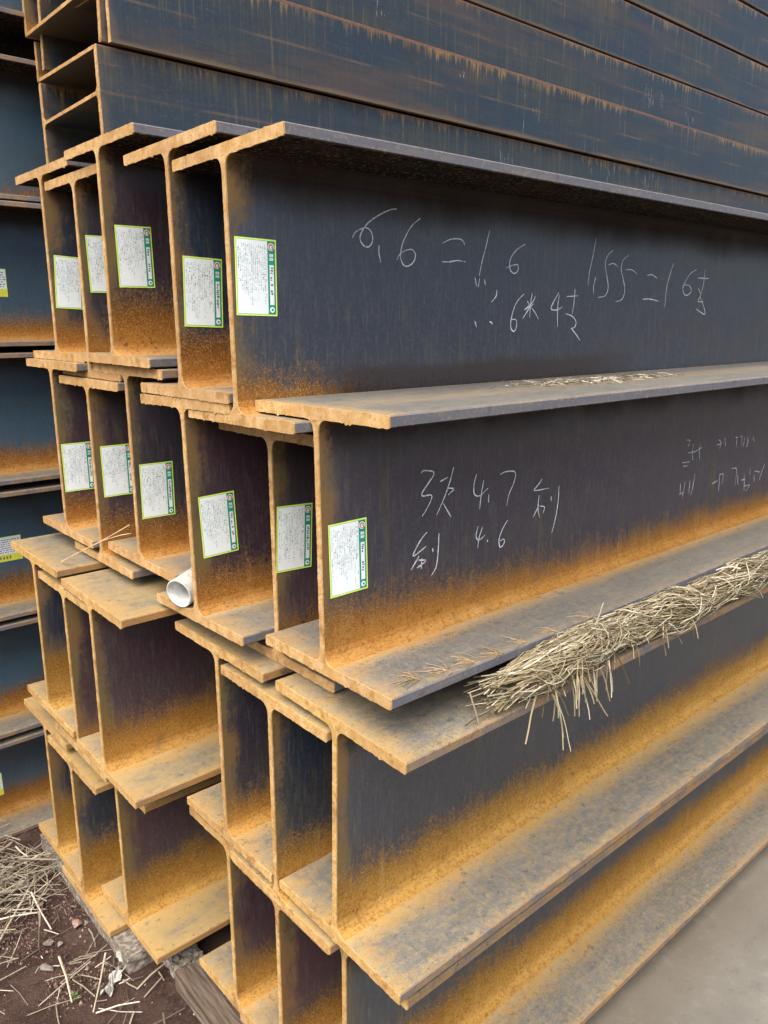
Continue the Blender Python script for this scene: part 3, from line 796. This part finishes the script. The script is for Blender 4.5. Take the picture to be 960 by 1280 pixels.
def flat_beam(label, x0, y_near, z0, seed, length=6.0, depth=FD, group='beams lying on their side', fh=FH):
    t = thing('flat_lying_beam', label, 'steel beam', group, (x0, y_near, z0))
    xs = [0.0, 0.0022, 0.02, 0.1, 0.4, 1.0, 2.0, 3.5, length]
    pr = dict(seed=(seed * 0.618) % 1 * 10, hgt=fh, rust=.2, tint=.2, dust=.2, yellow=.1, lower=0.0)
    top, bot = strip_rows(fh, FT)                 # y across -> turn upright
    zc = fh / 2
    near_a = [(b_, zc + a_) for a_, b_ in bot]
    near_b = [(b_, zc + a_) for a_, b_ in top]
    obj('near_flange', pair_mesh('near_flange', near_a, near_b, xs, seed * 5, FACE, 1.0, 0.0), t, **pr)
    obj('far_flange', pair_mesh('far_flange', [(depth - b_, z_) for b_, z_ in near_b], [(depth - b_, z_) for b_, z_ in near_a], xs, seed * 5 + 1, FACE, 1.0, 0.0), t, **pr)
    n = 40
    ys = [FT + (depth - 2 * FT) * i / n for i in range(n + 1)]
    A = [(y, zc + FW / 2 + (0.010 * (1 - min(1, (min(y - FT, depth - FT - y)) / 0.010)) ** 2)) for y in ys]
    B = [(y, zc - FW / 2 - (0.010 * (1 - min(1, (min(y - FT, depth - FT - y)) / 0.010)) ** 2)) for y in ys]
    obj('web', pair_mesh('web', A, B, xs, seed * 5 + 2, FACE, 1.0, 0.001), t, **pr)
    return t

Y0 = 1.170
u1 = flat_beam('flat lying beam just above the front stack, lowest end of the open stack', 0.224, Y0, 1.3755, 3)
u1.rotation_euler = (radians(-1.0), 0, 0)
u2 = flat_beam('flat lying beam with its end open, above the thin angle bar', 0.238, Y0 + 0.003, 1.5880, 4)
u2.rotation_euler = (radians(3.0), 0, 0)
u3 = flat_beam('flat lying beam high up behind the upper corner, only its foot in view', 0.225, Y0 + 0.03, 1.7975, 5, fh=0.163)

def angle_bar(label, x0, y_far, z0, up_h, length, seed):
    """L section: a level leg and an upright leg on the far side"""
    t = thing('angle_bar', label, 'angle bar', None, (x0, y_far, z0))
    xs = [0.0, 0.0022, 0.02, 0.1, 0.5, 2.0, length]
    pr = dict(seed=seed * 1.3, hgt=up_h, rust=.3, tint=.9, dust=.6, yellow=.2, lower=0.0)
    n = 30
    L = 0.385
    A = [(-L + L * i / n, 0.008) for i in range(n + 1)]
    B = [(-L + L * i / n, 0.0) for i in range(n + 1)]
    obj('level_leg', pair_mesh('level_leg', A, B, xs, seed, FACE, 1.0, 0.001), t, **pr)
    A = [(0.010, up_h * i / 12) for i in range(13)]
    B = [(0.0, up_h * i / 12 + (0.0083 if i == 0 else 0)) for i in range(13)]
    obj('upright_leg', pair_mesh('upright_leg', A, B, xs, seed + 1, WEB, 1.0, 0.0), t, **pr)
    return t
angle_bar('thin rusty angle bar lying between the two open ended flat beams', 0.232, 1.592, 1.5835, 0.100, 6.0, 21).rotation_euler = (radians(0.6), 0, 0)
angle_bar('rusty angle bar standing above the lower one, brown inner face showing', 0.214, 1.600, 1.694, 0.150, 6.0, 22)

def flat_bar(label, x0, y, z0, hgt, thick, seed, length=6.0, lean=0.0):
    n = max(6, int(hgt / 0.012))
    A = [(0.0, hgt * i / n) for i in range(n + 1)]
    B = [(-thick, hgt * i / n) for i in range(n + 1)]
    xs = [0.0, 0.0022, 0.02, 0.1, 0.4, 1.0, 2.0, 3.5, length]
    t = thing('flat_bar', label, 'steel flat bar', 'steel flats on the upper stack', (x0, y, z0), pair_mesh('flat_bar', A, B, xs, seed, FACE, 1.0, 0.0))
    t.rotation_euler = (lean, 0, 0)
    for k_, v_ in dict(seed=seed * 0.77, hgt=hgt).items():
        t[k_] = v_
    return t
def yz(k_, Y):        # height of a long edge seen at slope k_ in the plane y = Y
    return 0.947786 + k_ * (Y + 0.824211)
def course(label, Y, k0, k1, x0, seed, thick=0.012):
    return flat_bar(label, x0, Y, yz(k0, Y - thick), yz(k1, Y - thick) - yz(k0, Y - thick), thick, seed)
course('wide blue steel flat leaning over the lowest flat beam, orange upper edge', Y0 - 0.006, .3225, .4235, 0.252, 31)
course('blue steel flat set back above the orange edge, faint purple seam', Y0 + 0.012, .4180, .5065, 0.262, 32)
for i, (lb, k0) in enumerate((('dark flat lying beam above the second black gap', .5105), ('dark flat lying beam above the third black gap, near the picture corner', .6190),
                              ('second highest flat lying beam of the upper stack', .7270), ('highest flat lying beam of the upper stack', .8350))):
    flat_beam(lb, 0.262, Y0 + 0.001 + 0.0015 * (i % 2), yz(k0, Y0), 33 + i)
SCUFF = mat_chalk('pale_scrape', 0.45)
def scuffs(root, marks, y):
    r2 = random.Random(len(marks) + int(y * 1e4))
    for cx_, cz_, n_, hh, ww in marks:
        st = []
        for _ in range(n_):
            x_ = cx_ + r2.gauss(0, ww); z_ = cz_ + r2.gauss(0, hh * 0.4)
            st.append([(x_, z_), (x_ + r2.uniform(-.004, .004), z_ - r2.uniform(0.2, 1.0) * hh)])
        o = obj('pale_scuff', chalk_mesh('pale_scuff', st, y, 0.0022, SCUFF, 3), root, kind='stuff')
scuffs(u1, [(1.48, 0.155, 7, 0.07, 0.03), (2.40, 0.165, 12, 0.06, 0.07), (2.10, 0.17, 3, 0.03, 0.05), (3.1, 0.16, 4, 0.04, 0.06)], -0.0009)
f32 = [o for o in COL.objects if o.get('label', '').startswith('blue steel flat set back')][0]
scuffs(f32, [(0.86, 0.075, 5, 0.03, 0.02), (2.40, 0.105, 9, 0.06, 0.05), (2.72, 0.06, 5, 0.03, 0.04)], -0.0129)
f31 = [o for o in COL.objects if o.get('label', '').startswith('wide blue steel flat')][0]
scuffs(f31, [(1.55, 0.10, 4, 0.05, 0.02), (1.2, 0.16, 3, 0.03, 0.03)], -0.0129)
# what carries the flat stack, standing behind the front stack
for i in range(9):
    flat_beam('lower flat lying beam behind the front stack, %s one down from the open stack' % ORD[i], 0.55, Y0, 1.3735 - (i + 1) * 0.2066, 70 + i, 5.0, group='hidden flat lying beams')

# ------------------------------------------------------------------ ground
G = -0.4875
def soil_mesh():
    rng = random.Random(5)
    xs = [-60, -20, -8, -3] + [-1.6 + 0.03 * i for i in range(76)] + [1.0, 3, 8, 20, 60]
    ys = [-60, -20, -8, -3, -1] + [-0.2 + 0.03 * i for i in range(74)] + [2.4, 3, 4, 8, 20, 60]
    ph = [(rng.uniform(3, 40), rng.uniform(0, 6.3), rng.uniform(0, 6.3)) for _ in range(14)]
    v, f = [], []
    for y in ys:
        for x in xs:
            z = 0.0
            if -1.6 <= x <= 0.62 and -0.2 <= y <= 1.99:
                for k_, a, b in ph:
                    z += 0.020 / (k_ ** 0.8) * sin(k_ * x * cos(a) + k_ * y * sin(a) + b)
                z = min(z, 0.006)
            v.append((x, y, G - 0.004 + z - 0.004))
    n = len(xs)
    for j in range(len(ys) - 1):
        for i in range(n - 1):
            f.append((j * n + i, j * n + i + 1, (j + 1) * n + i + 1, (j + 1) * n + i))
    return mesh_from('ground', v, f, [SOIL], smooth=True)
obj('ground', soil_mesh(), kind='structure')
v = [(-0.9, -2.6, 0), (40, -2.6, 0), (40, 0.26, 0), (0.26, 0.26, 0), (-0.3, -0.1, 0), (-0.9, -0.4, 0)]
slab_v = [(a, b, G + 0.004) for a, b, c in v] + [(a, b, G - 0.12) for a, b, c in v]
slab = mesh_from('concrete_pavement', slab_v, [tuple(range(6))] + [(i, i + 6, (i + 1) % 6 + 6, (i + 1) % 6) for i in range(6)], [CONC])
obj('concrete_pavement', slab, kind='structure')

# ------------------------------------------------------------------ sleepers, spacers
def rough_block(name, label, cat, x0, x1, y0, y1, z0, z1, mat, seed, amp=0.004):
    rng = random.Random(seed)
    bm = bmesh.new()
    bmesh.ops.create_cube(bm, size=1.0)
    bmesh.ops.subdivide_edges(bm, edges=bm.edges[:], cuts=9, use_grid_fill=True)
    for vv in bm.verts:
        top = vv.co.z > 0.49
        vv.co = Vector((x0 + (vv.co.x + .5) * (x1 - x0), y0 + (vv.co.y + .5) * (y1 - y0), z0 + (vv.co.z + .5) * (z1 - z0)))
        vv.co += Vector((rng.uniform(-1, 1), rng.uniform(-1, 1), rng.uniform(-1.2, 0) if top else rng.uniform(-.5, .5))) * amp
    bmesh.ops.recalc_face_normals(bm, faces=bm.faces)
    me = bpy.data.meshes.new(name); bm.to_mesh(me); bm.free()
    me.materials.append(mat)
    o = thing(name, label, cat, None, (0, 0, 0), me)
    return o
rough_block('concrete_sleeper', 'pale rough concrete sleeper under the three farthest bottom row beams', 'sleeper', -0.085, 0.07, 0.66, 1.24, G - 0.03, -0.4440, PALE_CONC, 1, 0.0022)
rough_block('timber_sleeper', 'weathered grey brown timber under the bottom row beams nearest the concrete', 'timber', -0.025, 0.05, -0.05, 0.555, G - 0.02, -0.4425, TIMBER, 2, 0.003)
rough_block('timber_block', 'broken timber spacer in the dark gap between the third and bottom rows', 'timber', 0.02, 0.12, 0.60, 1.10, -0.0225, 0.0035, TIMBER, 3, 0.001)
rough_block('concrete_chunk', 'grey broken concrete chunk beside the weathered timber', 'concrete chunk', -0.012, 0.055, 0.58, 0.66, G - 0.02, G + 0.028, PALE_CONC, 4, 0.005)

def tube(path, r, n=20):
    pass

# white plastic pipe end used as a spacer
def pipe():
    n = 32
    v, f = [], []
    R, r, L = 0.0270, 0.0242, 0.10
    rings = [(0.0, r), (0.0, R), (L, R), (L, r)]
    for x, q in rings:
        for i in range(n):
            a = 2 * pi * i / n
            v.append((x, q * cos(a), q * sin(a)))
    for k_ in range(4):
        for i in range(n):
            j = (i + 1) % n
            a, b = k_, (k_ + 1) % 4
            f.append((a * n + i, a * n + j, b * n + j, b * n + i))
    me = mesh_from('plastic_pipe', v, f, [PVC, PVC_IN], [1 if k_ >= 2 or k_ == 0 else 0 for k_ in range(4) for i in range(n)], smooth=False)
    for p_ in me.polygons:
        p_.use_smooth = True
    o = thing('plastic_pipe', 'white plastic pipe end sticking out beside the purple webbed beam', 'pipe', None, (-0.028, 0.408, 0.474), me)
    o.rotation_euler = (0, radians(-9), radians(22))
    return o
pipe()

# ------------------------------------------------------------------ straw
def straw_tube(V, F, pts, r0, r1, sides=3):
    n = len(pts)
    base = len(V)
    for i, p_ in enumerate(pts):
        t = (pts[min(i + 1, n - 1)] - pts[max(i - 1, 0)])
        t = t.normalized() if t.length > 1e-9 else Vector((1, 0, 0))
        a = t.cross(Vector((0.31, 0.2, 0.93))).normalized()
        b = t.cross(a)
        r = r0 + (r1 - r0) * i / (n - 1)
        for k_ in range(sides):
            an = 2 * pi * k_ / sides
            V.append(tuple(p_ + (a * cos(an) + b * sin(an)) * r))
    for i in range(n - 1):
        for k_ in range(sides):
            k2 = (k_ + 1) % sides
            F.append((base + i * sides + k_, base + i * sides + k2, base + (i + 1) * sides + k2, base + (i + 1) * sides + k_))
    F.append(tuple(base + k_ for k_ in range(sides)))
    F.append(tuple(base + (n - 1) * sides + k_ for k_ in reversed(range(sides))))

def rope_centre(x):
    return Vector((x, -0.142 - 0.004 * sin(x * 9.0) - 0.006 * (x - 0.2), 0.427 + 0.003 * sin(x * 14 + 1) - 0.003 * max(0, x)))
def rope_radius(x):
    r = 0.030 + 0.0028 * sin(x * 21.0) + 0.0022 * sin(x * 47.0 + 1)
    if x < 0.30:
        r *= 0.75 + 0.25 * max(0.0, (x - 0.16) / 0.14)
    return r

rope = thing('straw_rope', 'thick rope of twisted dry straw squeezed between second and third row flanges', 'straw rope', None, (0.2, -0.142, 0.40))
ro = Vector((0.2, -0.142, 0.40))
v, f = [], []
n = 12
cx = [0.24 + 0.03 * i for i in range(95)]
for x in cx:
    c, r = rope_centre(x), rope_radius(x) * 0.80
    if x < 0.3:
        r *= 0.4 + 0.6 * (x - 0.24) / 0.06
    for i in range(n):
        a = 2 * pi * i / n
        v.append(tuple(c + Vector((0, cos(a) * r, sin(a) * r)) - ro))
for j in range(len(cx) - 1):
    for i in range(n):
        k_ = (i + 1) % n
        f.append((j * n + i, j * n + k_, (j + 1) * n + k_, (j + 1) * n + i))
f.append(tuple(reversed(range(n)))); f.append(tuple((len(cx) - 1) * n + i for i in range(n)))
STRAW_CORE = mat_simple('packed_straw', (0.05, 0.034, 0.016), (0.19, 0.14, 0.07), 60, 0.9, 0.8, 0.004, 0.1, stretch=(0.25, 2, 2))
obj('packed_core', mesh_from('packed_core', v, f, [STRAW_CORE], smooth=True), rope)
rng = random.Random(77)
V, F = [], []
for _ in range(5200):
    x = 0.24 + 2.7 * rng.random() ** 1.35
    L = rng.uniform(0.04, 0.19)
    a = rng.uniform(0, 2 * pi)
    tw = rng.gauss(2.5, 5.0)
    rr = rng.uniform(0.74, 1.12)
    pts = []
    for k_ in range(5):
        xx = x + L * (k_ / 4 - 0.5)
        aa = a + tw * L * (k_ / 4 - 0.5)
        q = rope_radius(max(xx, 0.2)) * rr * (1 + 0.10 * rng.uniform(-1, 1))
        p_ = rope_centre(xx) + Vector((0, cos(aa) * q, sin(aa) * q))
        if xx < 0.24:                                    # frayed end droops and fans out
            s = (0.24 - xx)
            p_ += Vector((0, 0.30 * s * cos(a * 3), -0.10 * s * rng.uniform(0.0, 1)))
        p_.z = max(p_.z, 0.3915) if p_.y > -0.156 else p_.z
        pts.append(p_ - ro)
    w = rng.uniform(0.0004, 0.0011) if rng.random() < 0.85 else rng.uniform(0.0012, 0.0021)
    straw_tube(V, F, pts, w, w * 0.8)
obj('twisted_straw', mesh_from('twisted_straw', V, F, [STRAW]), rope, kind='stuff')
# loose ends: hanging bundle, cross wraps, stalks that stick out
V, F = [], []
def bent(p0, d, L, sag, w, seg=5):
    pts, p_ = [], Vector(p0)
    d = Vector(d).normalized()
    for k_ in range(seg + 1):
        pts.append(p_ - ro)
        d = (d + Vector((rng.uniform(-.10, .10), rng.uniform(-.10, .10), -sag))).normalized()
        p_ = p_ + d * (L / seg)
    straw_tube(V, F, pts, w, w * 0.75)
for _ in range(420):                                     # tangled strands wandering over the surface
    x = 0.25 + 1.9 * rng.random() ** 1.3
    a = rng.uniform(-2.9, 1.6)
    L, da, dx = rng.uniform(0.02, 0.11), rng.gauss(0, 1.2), rng.choice((-1, 1))
    pts = []
    lift = rng.uniform(0.0, 0.007)
    for k_ in range(7):
        t_ = k_ / 6
        xx = x + dx * L * t_ + 0.004 * sin(7 * t_ + a)
        aa = a + da * t_ + 0.25 * sin(5 * t_ + x * 40)
        q = rope_radius(max(xx, .24)) * 1.05 + lift * sin(pi * t_) + 0.004 * t_
        pts.append(rope_centre(xx) + Vector((0, -cos(aa) * q, sin(aa) * q)) - ro)
    straw_tube(V, F, pts, rng.uniform(0.0004, 0.0010) if rng.random() < .8 else rng.uniform(.0012, .0020), 0.0005)
for _ in range(110):
    x = 0.24 + 1.7 * rng.random() ** 1.4
    a = rng.uniform(-2.2, 0.9)
    c = rope_centre(x); q = rope_radius(x)
    p0 = c + Vector((0, -abs(cos(a)) * q, sin(a) * q))
    d = Vector((rng.uniform(-1, 1), -rng.uniform(0.1, 0.7), rng.uniform(-0.6, 0.5)))
    bent(p0, d, rng.uniform(0.015, 0.05), rng.uniform(-0.1, 0.5), rng.uniform(0.0006, 0.0014))
for cx_, num, ln in ((0.345, 7, 0.07), (0.29, 6, 0.05), (0.40, 3, 0.06), (0.60, 2, 0.04)):      # hanging tufts
    for _ in range(num):
        x = cx_ + rng.gauss(0, 0.016)
        p0 = rope_centre(x) + Vector((0, -rope_radius(x) * rng.uniform(0.8, 1.05), rng.uniform(-0.03, 0.02)))
        bent(p0, (rng.uniform(-.5, .5), -rng.uniform(0.1, .5), -0.6), ln * rng.uniform(0.5, 1.25), 0.35, rng.uniform(0.0008, 0.0016))
for _ in range(16):                                      # long danglers
    x = rng.choice((0.285, 0.33, 0.35, 0.37, 0.40, 0.43)) + rng.gauss(0, 0.012)
    p0 = rope_centre(x) + Vector((0, -rope_radius(x) * 1.0, rng.uniform(-0.03, 0.01)))
    bent(p0, (rng.uniform(-.7, .6), -rng.uniform(0.2, .6), -0.5), rng.uniform(0.04, 0.095), rng.uniform(0.15, .4), rng.uniform(0.0007, 0.0015))
for cx_ in (0.345, 0.52, 0.83):                # wraps round the rope
    for _ in range(3):
        x = cx_ + rng.gauss(0, 0.03); a0 = rng.uniform(0, 6.3); sl = rng.uniform(-0.02, 0.03)
        pts = []
        for k_ in range(9):
            a = a0 + k_ * 0.42
            q = rope_radius(x) * rng.uniform(1.06, 1.16)
            pts.append(rope_centre(x + sl * k_ / 8) + Vector((0, cos(a) * q, sin(a) * q)) - ro)
        straw_tube(V, F, pts, 0.0011, 0.0009)
for p0, d, L, w in (((0.152, -0.128, 0.425), (-0.1, -0.35, -0.5), 0.055, 0.0017), ((0.196, -0.150, 0.398), (-1.0, 0.12, 0.02), 0.075, 0.0018),
                    ((0.27, -0.165, 0.43), (-0.45, -0.2, -0.8), 0.105, 0.0016), ((0.36, -0.172, 0.41), (0.35, -0.3, -0.8), 0.09, 0.0016),
                    ((0.42, -0.15, 0.455), (0.3, -0.2, 0.8), 0.05, 0.0014), ((0.45, -0.17, 0.44), (-0.55, -.2, .6), 0.06, 0.0016), ((0.74, -0.165, 0.45), (0.9, -.25, .15), 0.07, 0.0016)):
    bent(p0, d, L, 0.03, w)
obj('loose_straw', mesh_from('loose_straw', V, F, [STRAW]), rope, kind='stuff')

# chaff and short straw lying on the flanges of the second row
V, F = [], []
ro = Vector((0, 0, 0))
def lie(x, y, z, L, a, w, tilt=0.0):
    d = Vector((cos(a), sin(a), tilt))
    m_ = Vector((rng.uniform(-.1, .1), rng.uniform(-.1, .1), 0.02)) * L
    p0 = Vector((x, y, z + w))
    straw_tube(V, F, [p0 - d * L / 2, p0 + m_ * 0.5, p0 + d * L / 2], w, w * 0.8)
def top_z(key, x, y):
    bx, by, bz, yaw, roll = BEAMS[key]
    return bz + H + (by - y) * roll
for _ in range(330):
    x = 0.60 + rng.gauss(0, 0.075) + (rng.random() ** 2) * 0.28
    y = 0.055 + rng.gauss(0, 0.026) + 0.0 * x
    y = max(-0.10, min(0.16, y - (x - 0.60) * 0.06))
    lie(x, y, top_z('2A', x, y) + rng.uniform(0, 0.005), rng.uniform(0.006, 0.028), rng.uniform(0, 6.3), rng.uniform(0.0005, 0.0012), rng.uniform(-0.1, 0.25))
obj('straw_chaff', mesh_from('straw_chaff', V, F, [STRAW_OLD]), kind='stuff')
V, F = [], []
for (tx, ty, nn) in ((0.075, -0.085, 26), (0.125, -0.095, 22), (0.175, -0.10, 22), (0.035, -0.075, 0), (0.225, -0.105, 18), (0.285, -0.105, 14), (0.36, -0.108, 12), (0.46, -0.108, 10)):
    zb = BEAMS['2A'][2] + TF + (BEAMS['2A'][1] - ty) * 0.0127
    for _ in range(nn):
        a = rng.uniform(1.2, 3.6)
        L = rng.uniform(0.012, 0.040)
        p0 = Vector((tx + rng.gauss(0, 0.006), ty - 0.012 + rng.gauss(0, 0.004), zb + 0.0008))
        d = Vector((cos(a), sin(a), 0.0))
        straw_tube(V, F, [p0, p0 + d * L * 0.5 + Vector((0, 0, 0.002)), p0 + d * L], 0.00042, 0.0003)
obj('straw_tufts', mesh_from('straw_tufts', V, F, [mat_straw('brown_straw_wisps', (0.20, 0.13, 0.06), (0.36, 0.25, 0.13), (0.48, 0.38, 0.24))]), kind='stuff')

# a long stalk leaning across the open flanges on the left
def stalk(label, pts, w, mat=STRAW, fork=None):
    V2, F2 = [], []
    b = Vector(pts[0])
    straw_tube(V2, F2, [Vector(p_) - b for p_ in pts], w, w * 0.6, 5)
    if fork:
        straw_tube(V2, F2, [Vector(p_) - b for p_ in fork], w * 0.6, w * 0.4, 5)
    return thing('straw_stalk', label, 'straw', None, b, mesh_from('straw_stalk', V2, F2, [mat]))
STALK = mat_simple('pale_straw_stalk', (0.52, 0.36, 0.20), (0.68, 0.52, 0.34), 40, 0.7, 0, 0)
stalk('long thin stalk leaning across the gap from third row flange to second row webs',
      [(-0.078, 0.856, 0.4385), (-0.070, 0.759, 0.481), (-0.055, 0.672, 0.521), (-0.032, 0.588, 0.566)], 0.0017, STALK,
      [(-0.055, 0.672, 0.521), (-0.040, 0.62, 0.540), (-0.030, 0.588, 0.549)])

# ------------------------------------------------------------------ litter on the soil
rng = random.Random(9)
V, F = [], []
def litter(cx_, cy_, sx, sy, num, lo, hi, zmax=0.02, amean=None):
    for _ in range(num):
        x, y = cx_ + rng.gauss(0, sx), cy_ + rng.gauss(0, sy)
        a = rng.uniform(0, 6.3) if amean is None else rng.gauss(amean, 0.5)
        lie(x, y, G + rng.uniform(-0.002, zmax), rng.uniform(lo, hi), a, rng.uniform(0.0006, 0.0018) if rng.random() < .85 else rng.uniform(0.0018, 0.0028), rng.uniform(-0.12, 0.16))
litter(-0.20, 1.15, 0.06, 0.09, 240, 0.03, 0.17, 0.035)
litter(-0.31, 0.95, 0.06, 0.08, 30, 0.03, 0.16, 0.012)
litter(-0.25, 0.72, 0.09, 0.09, 16, 0.03, 0.13, 0.010)
litter(-0.10, 0.66, 0.06, 0.07, 22, 0.02, 0.09, 0.010)
litter(-0.14, 0.85, 0.06, 0.12, 30, 0.01, 0.05, 0.006)
litter(-0.35, 0.55, 0.12, 0.10, 14, 0.02, 0.10, 0.010)
obj('ground_straw', mesh_from('ground_straw', V, F, [STRAW_OLD]), kind='stuff')

# crumbs of soil and grit
V, F = [], []
MI = []
for _ in range(15000):
    x, y = rng.uniform(-0.46, 0.06), rng.uniform(0.42, 1.32)
    s_ = rng.uniform(0.0010, 0.0034) * (2.0 if rng.random() < 0.07 else 1)
    z = G - 0.0075 + s_ * 0.3
    b = len(V)
    q_ = [rng.uniform(0.6, 1.2) * s_ for _ in range(6)]
    V += [(x + q_[0], y, z), (x, y + q_[1], z), (x - q_[2], y, z), (x, y - q_[3], z), (x + rng.uniform(-.4, .4) * s_, y + rng.uniform(-.4, .4) * s_, z + q_[4] * 1.2)]
    F += [(b, b + 1, b + 4), (b + 1, b + 2, b + 4), (b + 2, b + 3, b + 4), (b + 3, b, b + 4)]
GRIT = mat_straw('soil_crumbs', (0.055, 0.030, 0.026), (0.150, 0.088, 0.072), (0.34, 0.26, 0.21))
obj('soil_crumbs', mesh_from('soil_crumbs', V, F, [GRIT]), kind='stuff')

PALE = mat_simple('bleached_straw_stalk', (0.50, 0.44, 0.32), (0.68, 0.62, 0.47), 40, 0.7, 0, 0)
gz = G + 0.009
for lb, a, b, w in (('long bleached stalk lying on soil, pointing at the sleeper', (-0.190, 0.805), (-0.215, 0.655), 0.0028),
                    ('bleached stalk in the straw pile beside the backdrop stack', (-0.292, 0.93), (-0.150, 1.10), 0.0025),
                    ('thick pale stalk crossing the left picture edge above the stones', (-0.290, 1.03), (-0.175, 0.97), 0.0027),
                    ('forked stalk leaning near the crumpled sheet scrap', (-0.105, 0.745), (-0.190, 0.600), 0.0022),
                    ('short stalk under the wide tan flange, near the timber', (-0.065, 0.690), (-0.115, 0.652), 0.0020),
                    ('slender stalk lying low along the bottom picture edge', (-0.185, 0.600), (-0.105, 0.560), 0.0020)):
    pa, pb = Vector((*a, gz)), Vector((*b, gz + 0.006))
    stalk(lb, [pa, pa.lerp(pb, .5) + Vector((0.003, 0.002, 0.002)), pb], w, PALE)

def stone(label, x, y, s, mat, seed, flat=0.6):
    r2 = random.Random(seed)
    bm = bmesh.new()
    bmesh.ops.create_icosphere(bm, subdivisions=3, radius=1.0)
    pl = [(Vector((r2.gauss(0, 1), r2.gauss(0, 1), r2.gauss(0, 1))).normalized(), r2.uniform(0.30, 0.72)) for _ in range(13)]
    for vv in bm.verts:
        for nrm, dd in pl:
            e = vv.co.dot(nrm) - dd
            if e > 0:
                vv.co -= nrm * e
        vv.co = Vector((vv.co.x * s * 1.2, vv.co.y * s, vv.co.z * s * flat))
    me = bpy.data.meshes.new('stone'); bm.to_mesh(me); bm.free()
    me.materials.append(mat)
    o = thing('stone', label, 'stone', 'stones on the soil', (x, y, G + s * flat * 0.35), me)
    o.rotation_euler = (0, 0, r2.uniform(0, 6.3))
stone('flat grey stone in the open soil, largest of the loose stones', -0.219, 0.795, 0.0165, STONE, 1)
stone('reddish stone beside the concrete sleeper', -0.117, 0.885, 0.017, REDSTONE, 2)
stone('narrow pale chip standing above the flat grey stone', -0.190, 0.870, 0.0125, PALE_CONC, 3, 0.9)
stone('reddish stone half buried by the straw pile', -0.165, 1.015, 0.012, REDSTONE, 4)
stone('small dark stone right of the narrow pale chip', -0.172, 0.850, 0.010, STONE, 5)

def scrap(label, x, y, sx, sy, hgt, rot, seed):
    r2 = random.Random(seed)
    nx, ny = 12, 9
    v_, f_ = [], []
    for side in (0, 1):
        for j in range(ny):
            for i in range(nx):
                r2.seed(seed * 1000 + j * nx + i)
                u, w_ = i / (nx - 1) - .5, j / (ny - 1) - .5
                z_ = hgt * (0.5 + 0.5 * sin(7 * u + 5 * w_ + seed)) * (1 - 1.6 * abs(w_)) + r2.uniform(-1, 1) * hgt * 0.22
                v_.append((u * sx + r2.uniform(-1, 1) * sx * 0.03, w_ * sy * (0.8 + 0.3 * sin(9 * u + seed)) + r2.uniform(-1, 1) * sy * 0.05, z_ - side * 0.0008))
    o_ = nx * ny
    for j in range(ny - 1):
        for i in range(nx - 1):
            a = j * nx + i
            f_.append((a, a + 1, a + nx + 1, a + nx)); f_.append((o_ + a, o_ + a + nx, o_ + a + nx + 1, o_ + a + 1))
    o = thing('sheet_scrap', label, 'scrap', 'torn sheet scraps', (x, y, G + 0.006), mesh_from('sheet_scrap', v_, f_, [SCRAP]))
    o.rotation_euler = (0, 0, rot)
scrap('torn grey white sheet scrap standing against the concrete sleeper', -0.062, 0.712, 0.060, 0.055, 0.030, 0.4, 3)
scrap('long curled sheet scrap lying on soil before the wide tan flange', -0.128, 0.655, 0.066, 0.026, 0.016, 0.75, 5)

def sprout(x, y):
    t = thing('sprout', 'tiny green sprout among straw on the soil', 'plant', None, (x, y, G))
    V2, F2 = [], []
    r2 = random.Random(4)
    straw_tube(V2, F2, [Vector((0, 0, -0.004)), Vector((0.001, 0, 0.008)), Vector((0.002, 0.001, 0.016))], 0.0008, 0.0006)
    obj('stem', mesh_from('stem', V2, F2, [LEAF]), t)
    for k_ in range(9):
        a = k_ * 0.7 + r2.uniform(-.3, .3)
        L = r2.uniform(0.007, 0.013); w_ = L * 0.28
        d = Vector((cos(a), sin(a), r2.uniform(0.1, 0.6))); s_ = Vector((-sin(a), cos(a), 0)) * w_
        b = Vector((0.001, 0, r2.uniform(0.005, 0.016)))
        up_ = Vector((0, 0, 0.0006))
        v_ = [tuple(q) for q in (b, b + d * L * .5 + s_, b + d * L, b + d * L * .5 - s_, b + d * L * .5 + up_ * 2)]
        obj('leaf', mesh_from('leaf', v_, [(0, 1, 4), (1, 2, 4), (2, 3, 4), (3, 0, 4)], [LEAF]), t)
sprout(-0.205, 0.668)
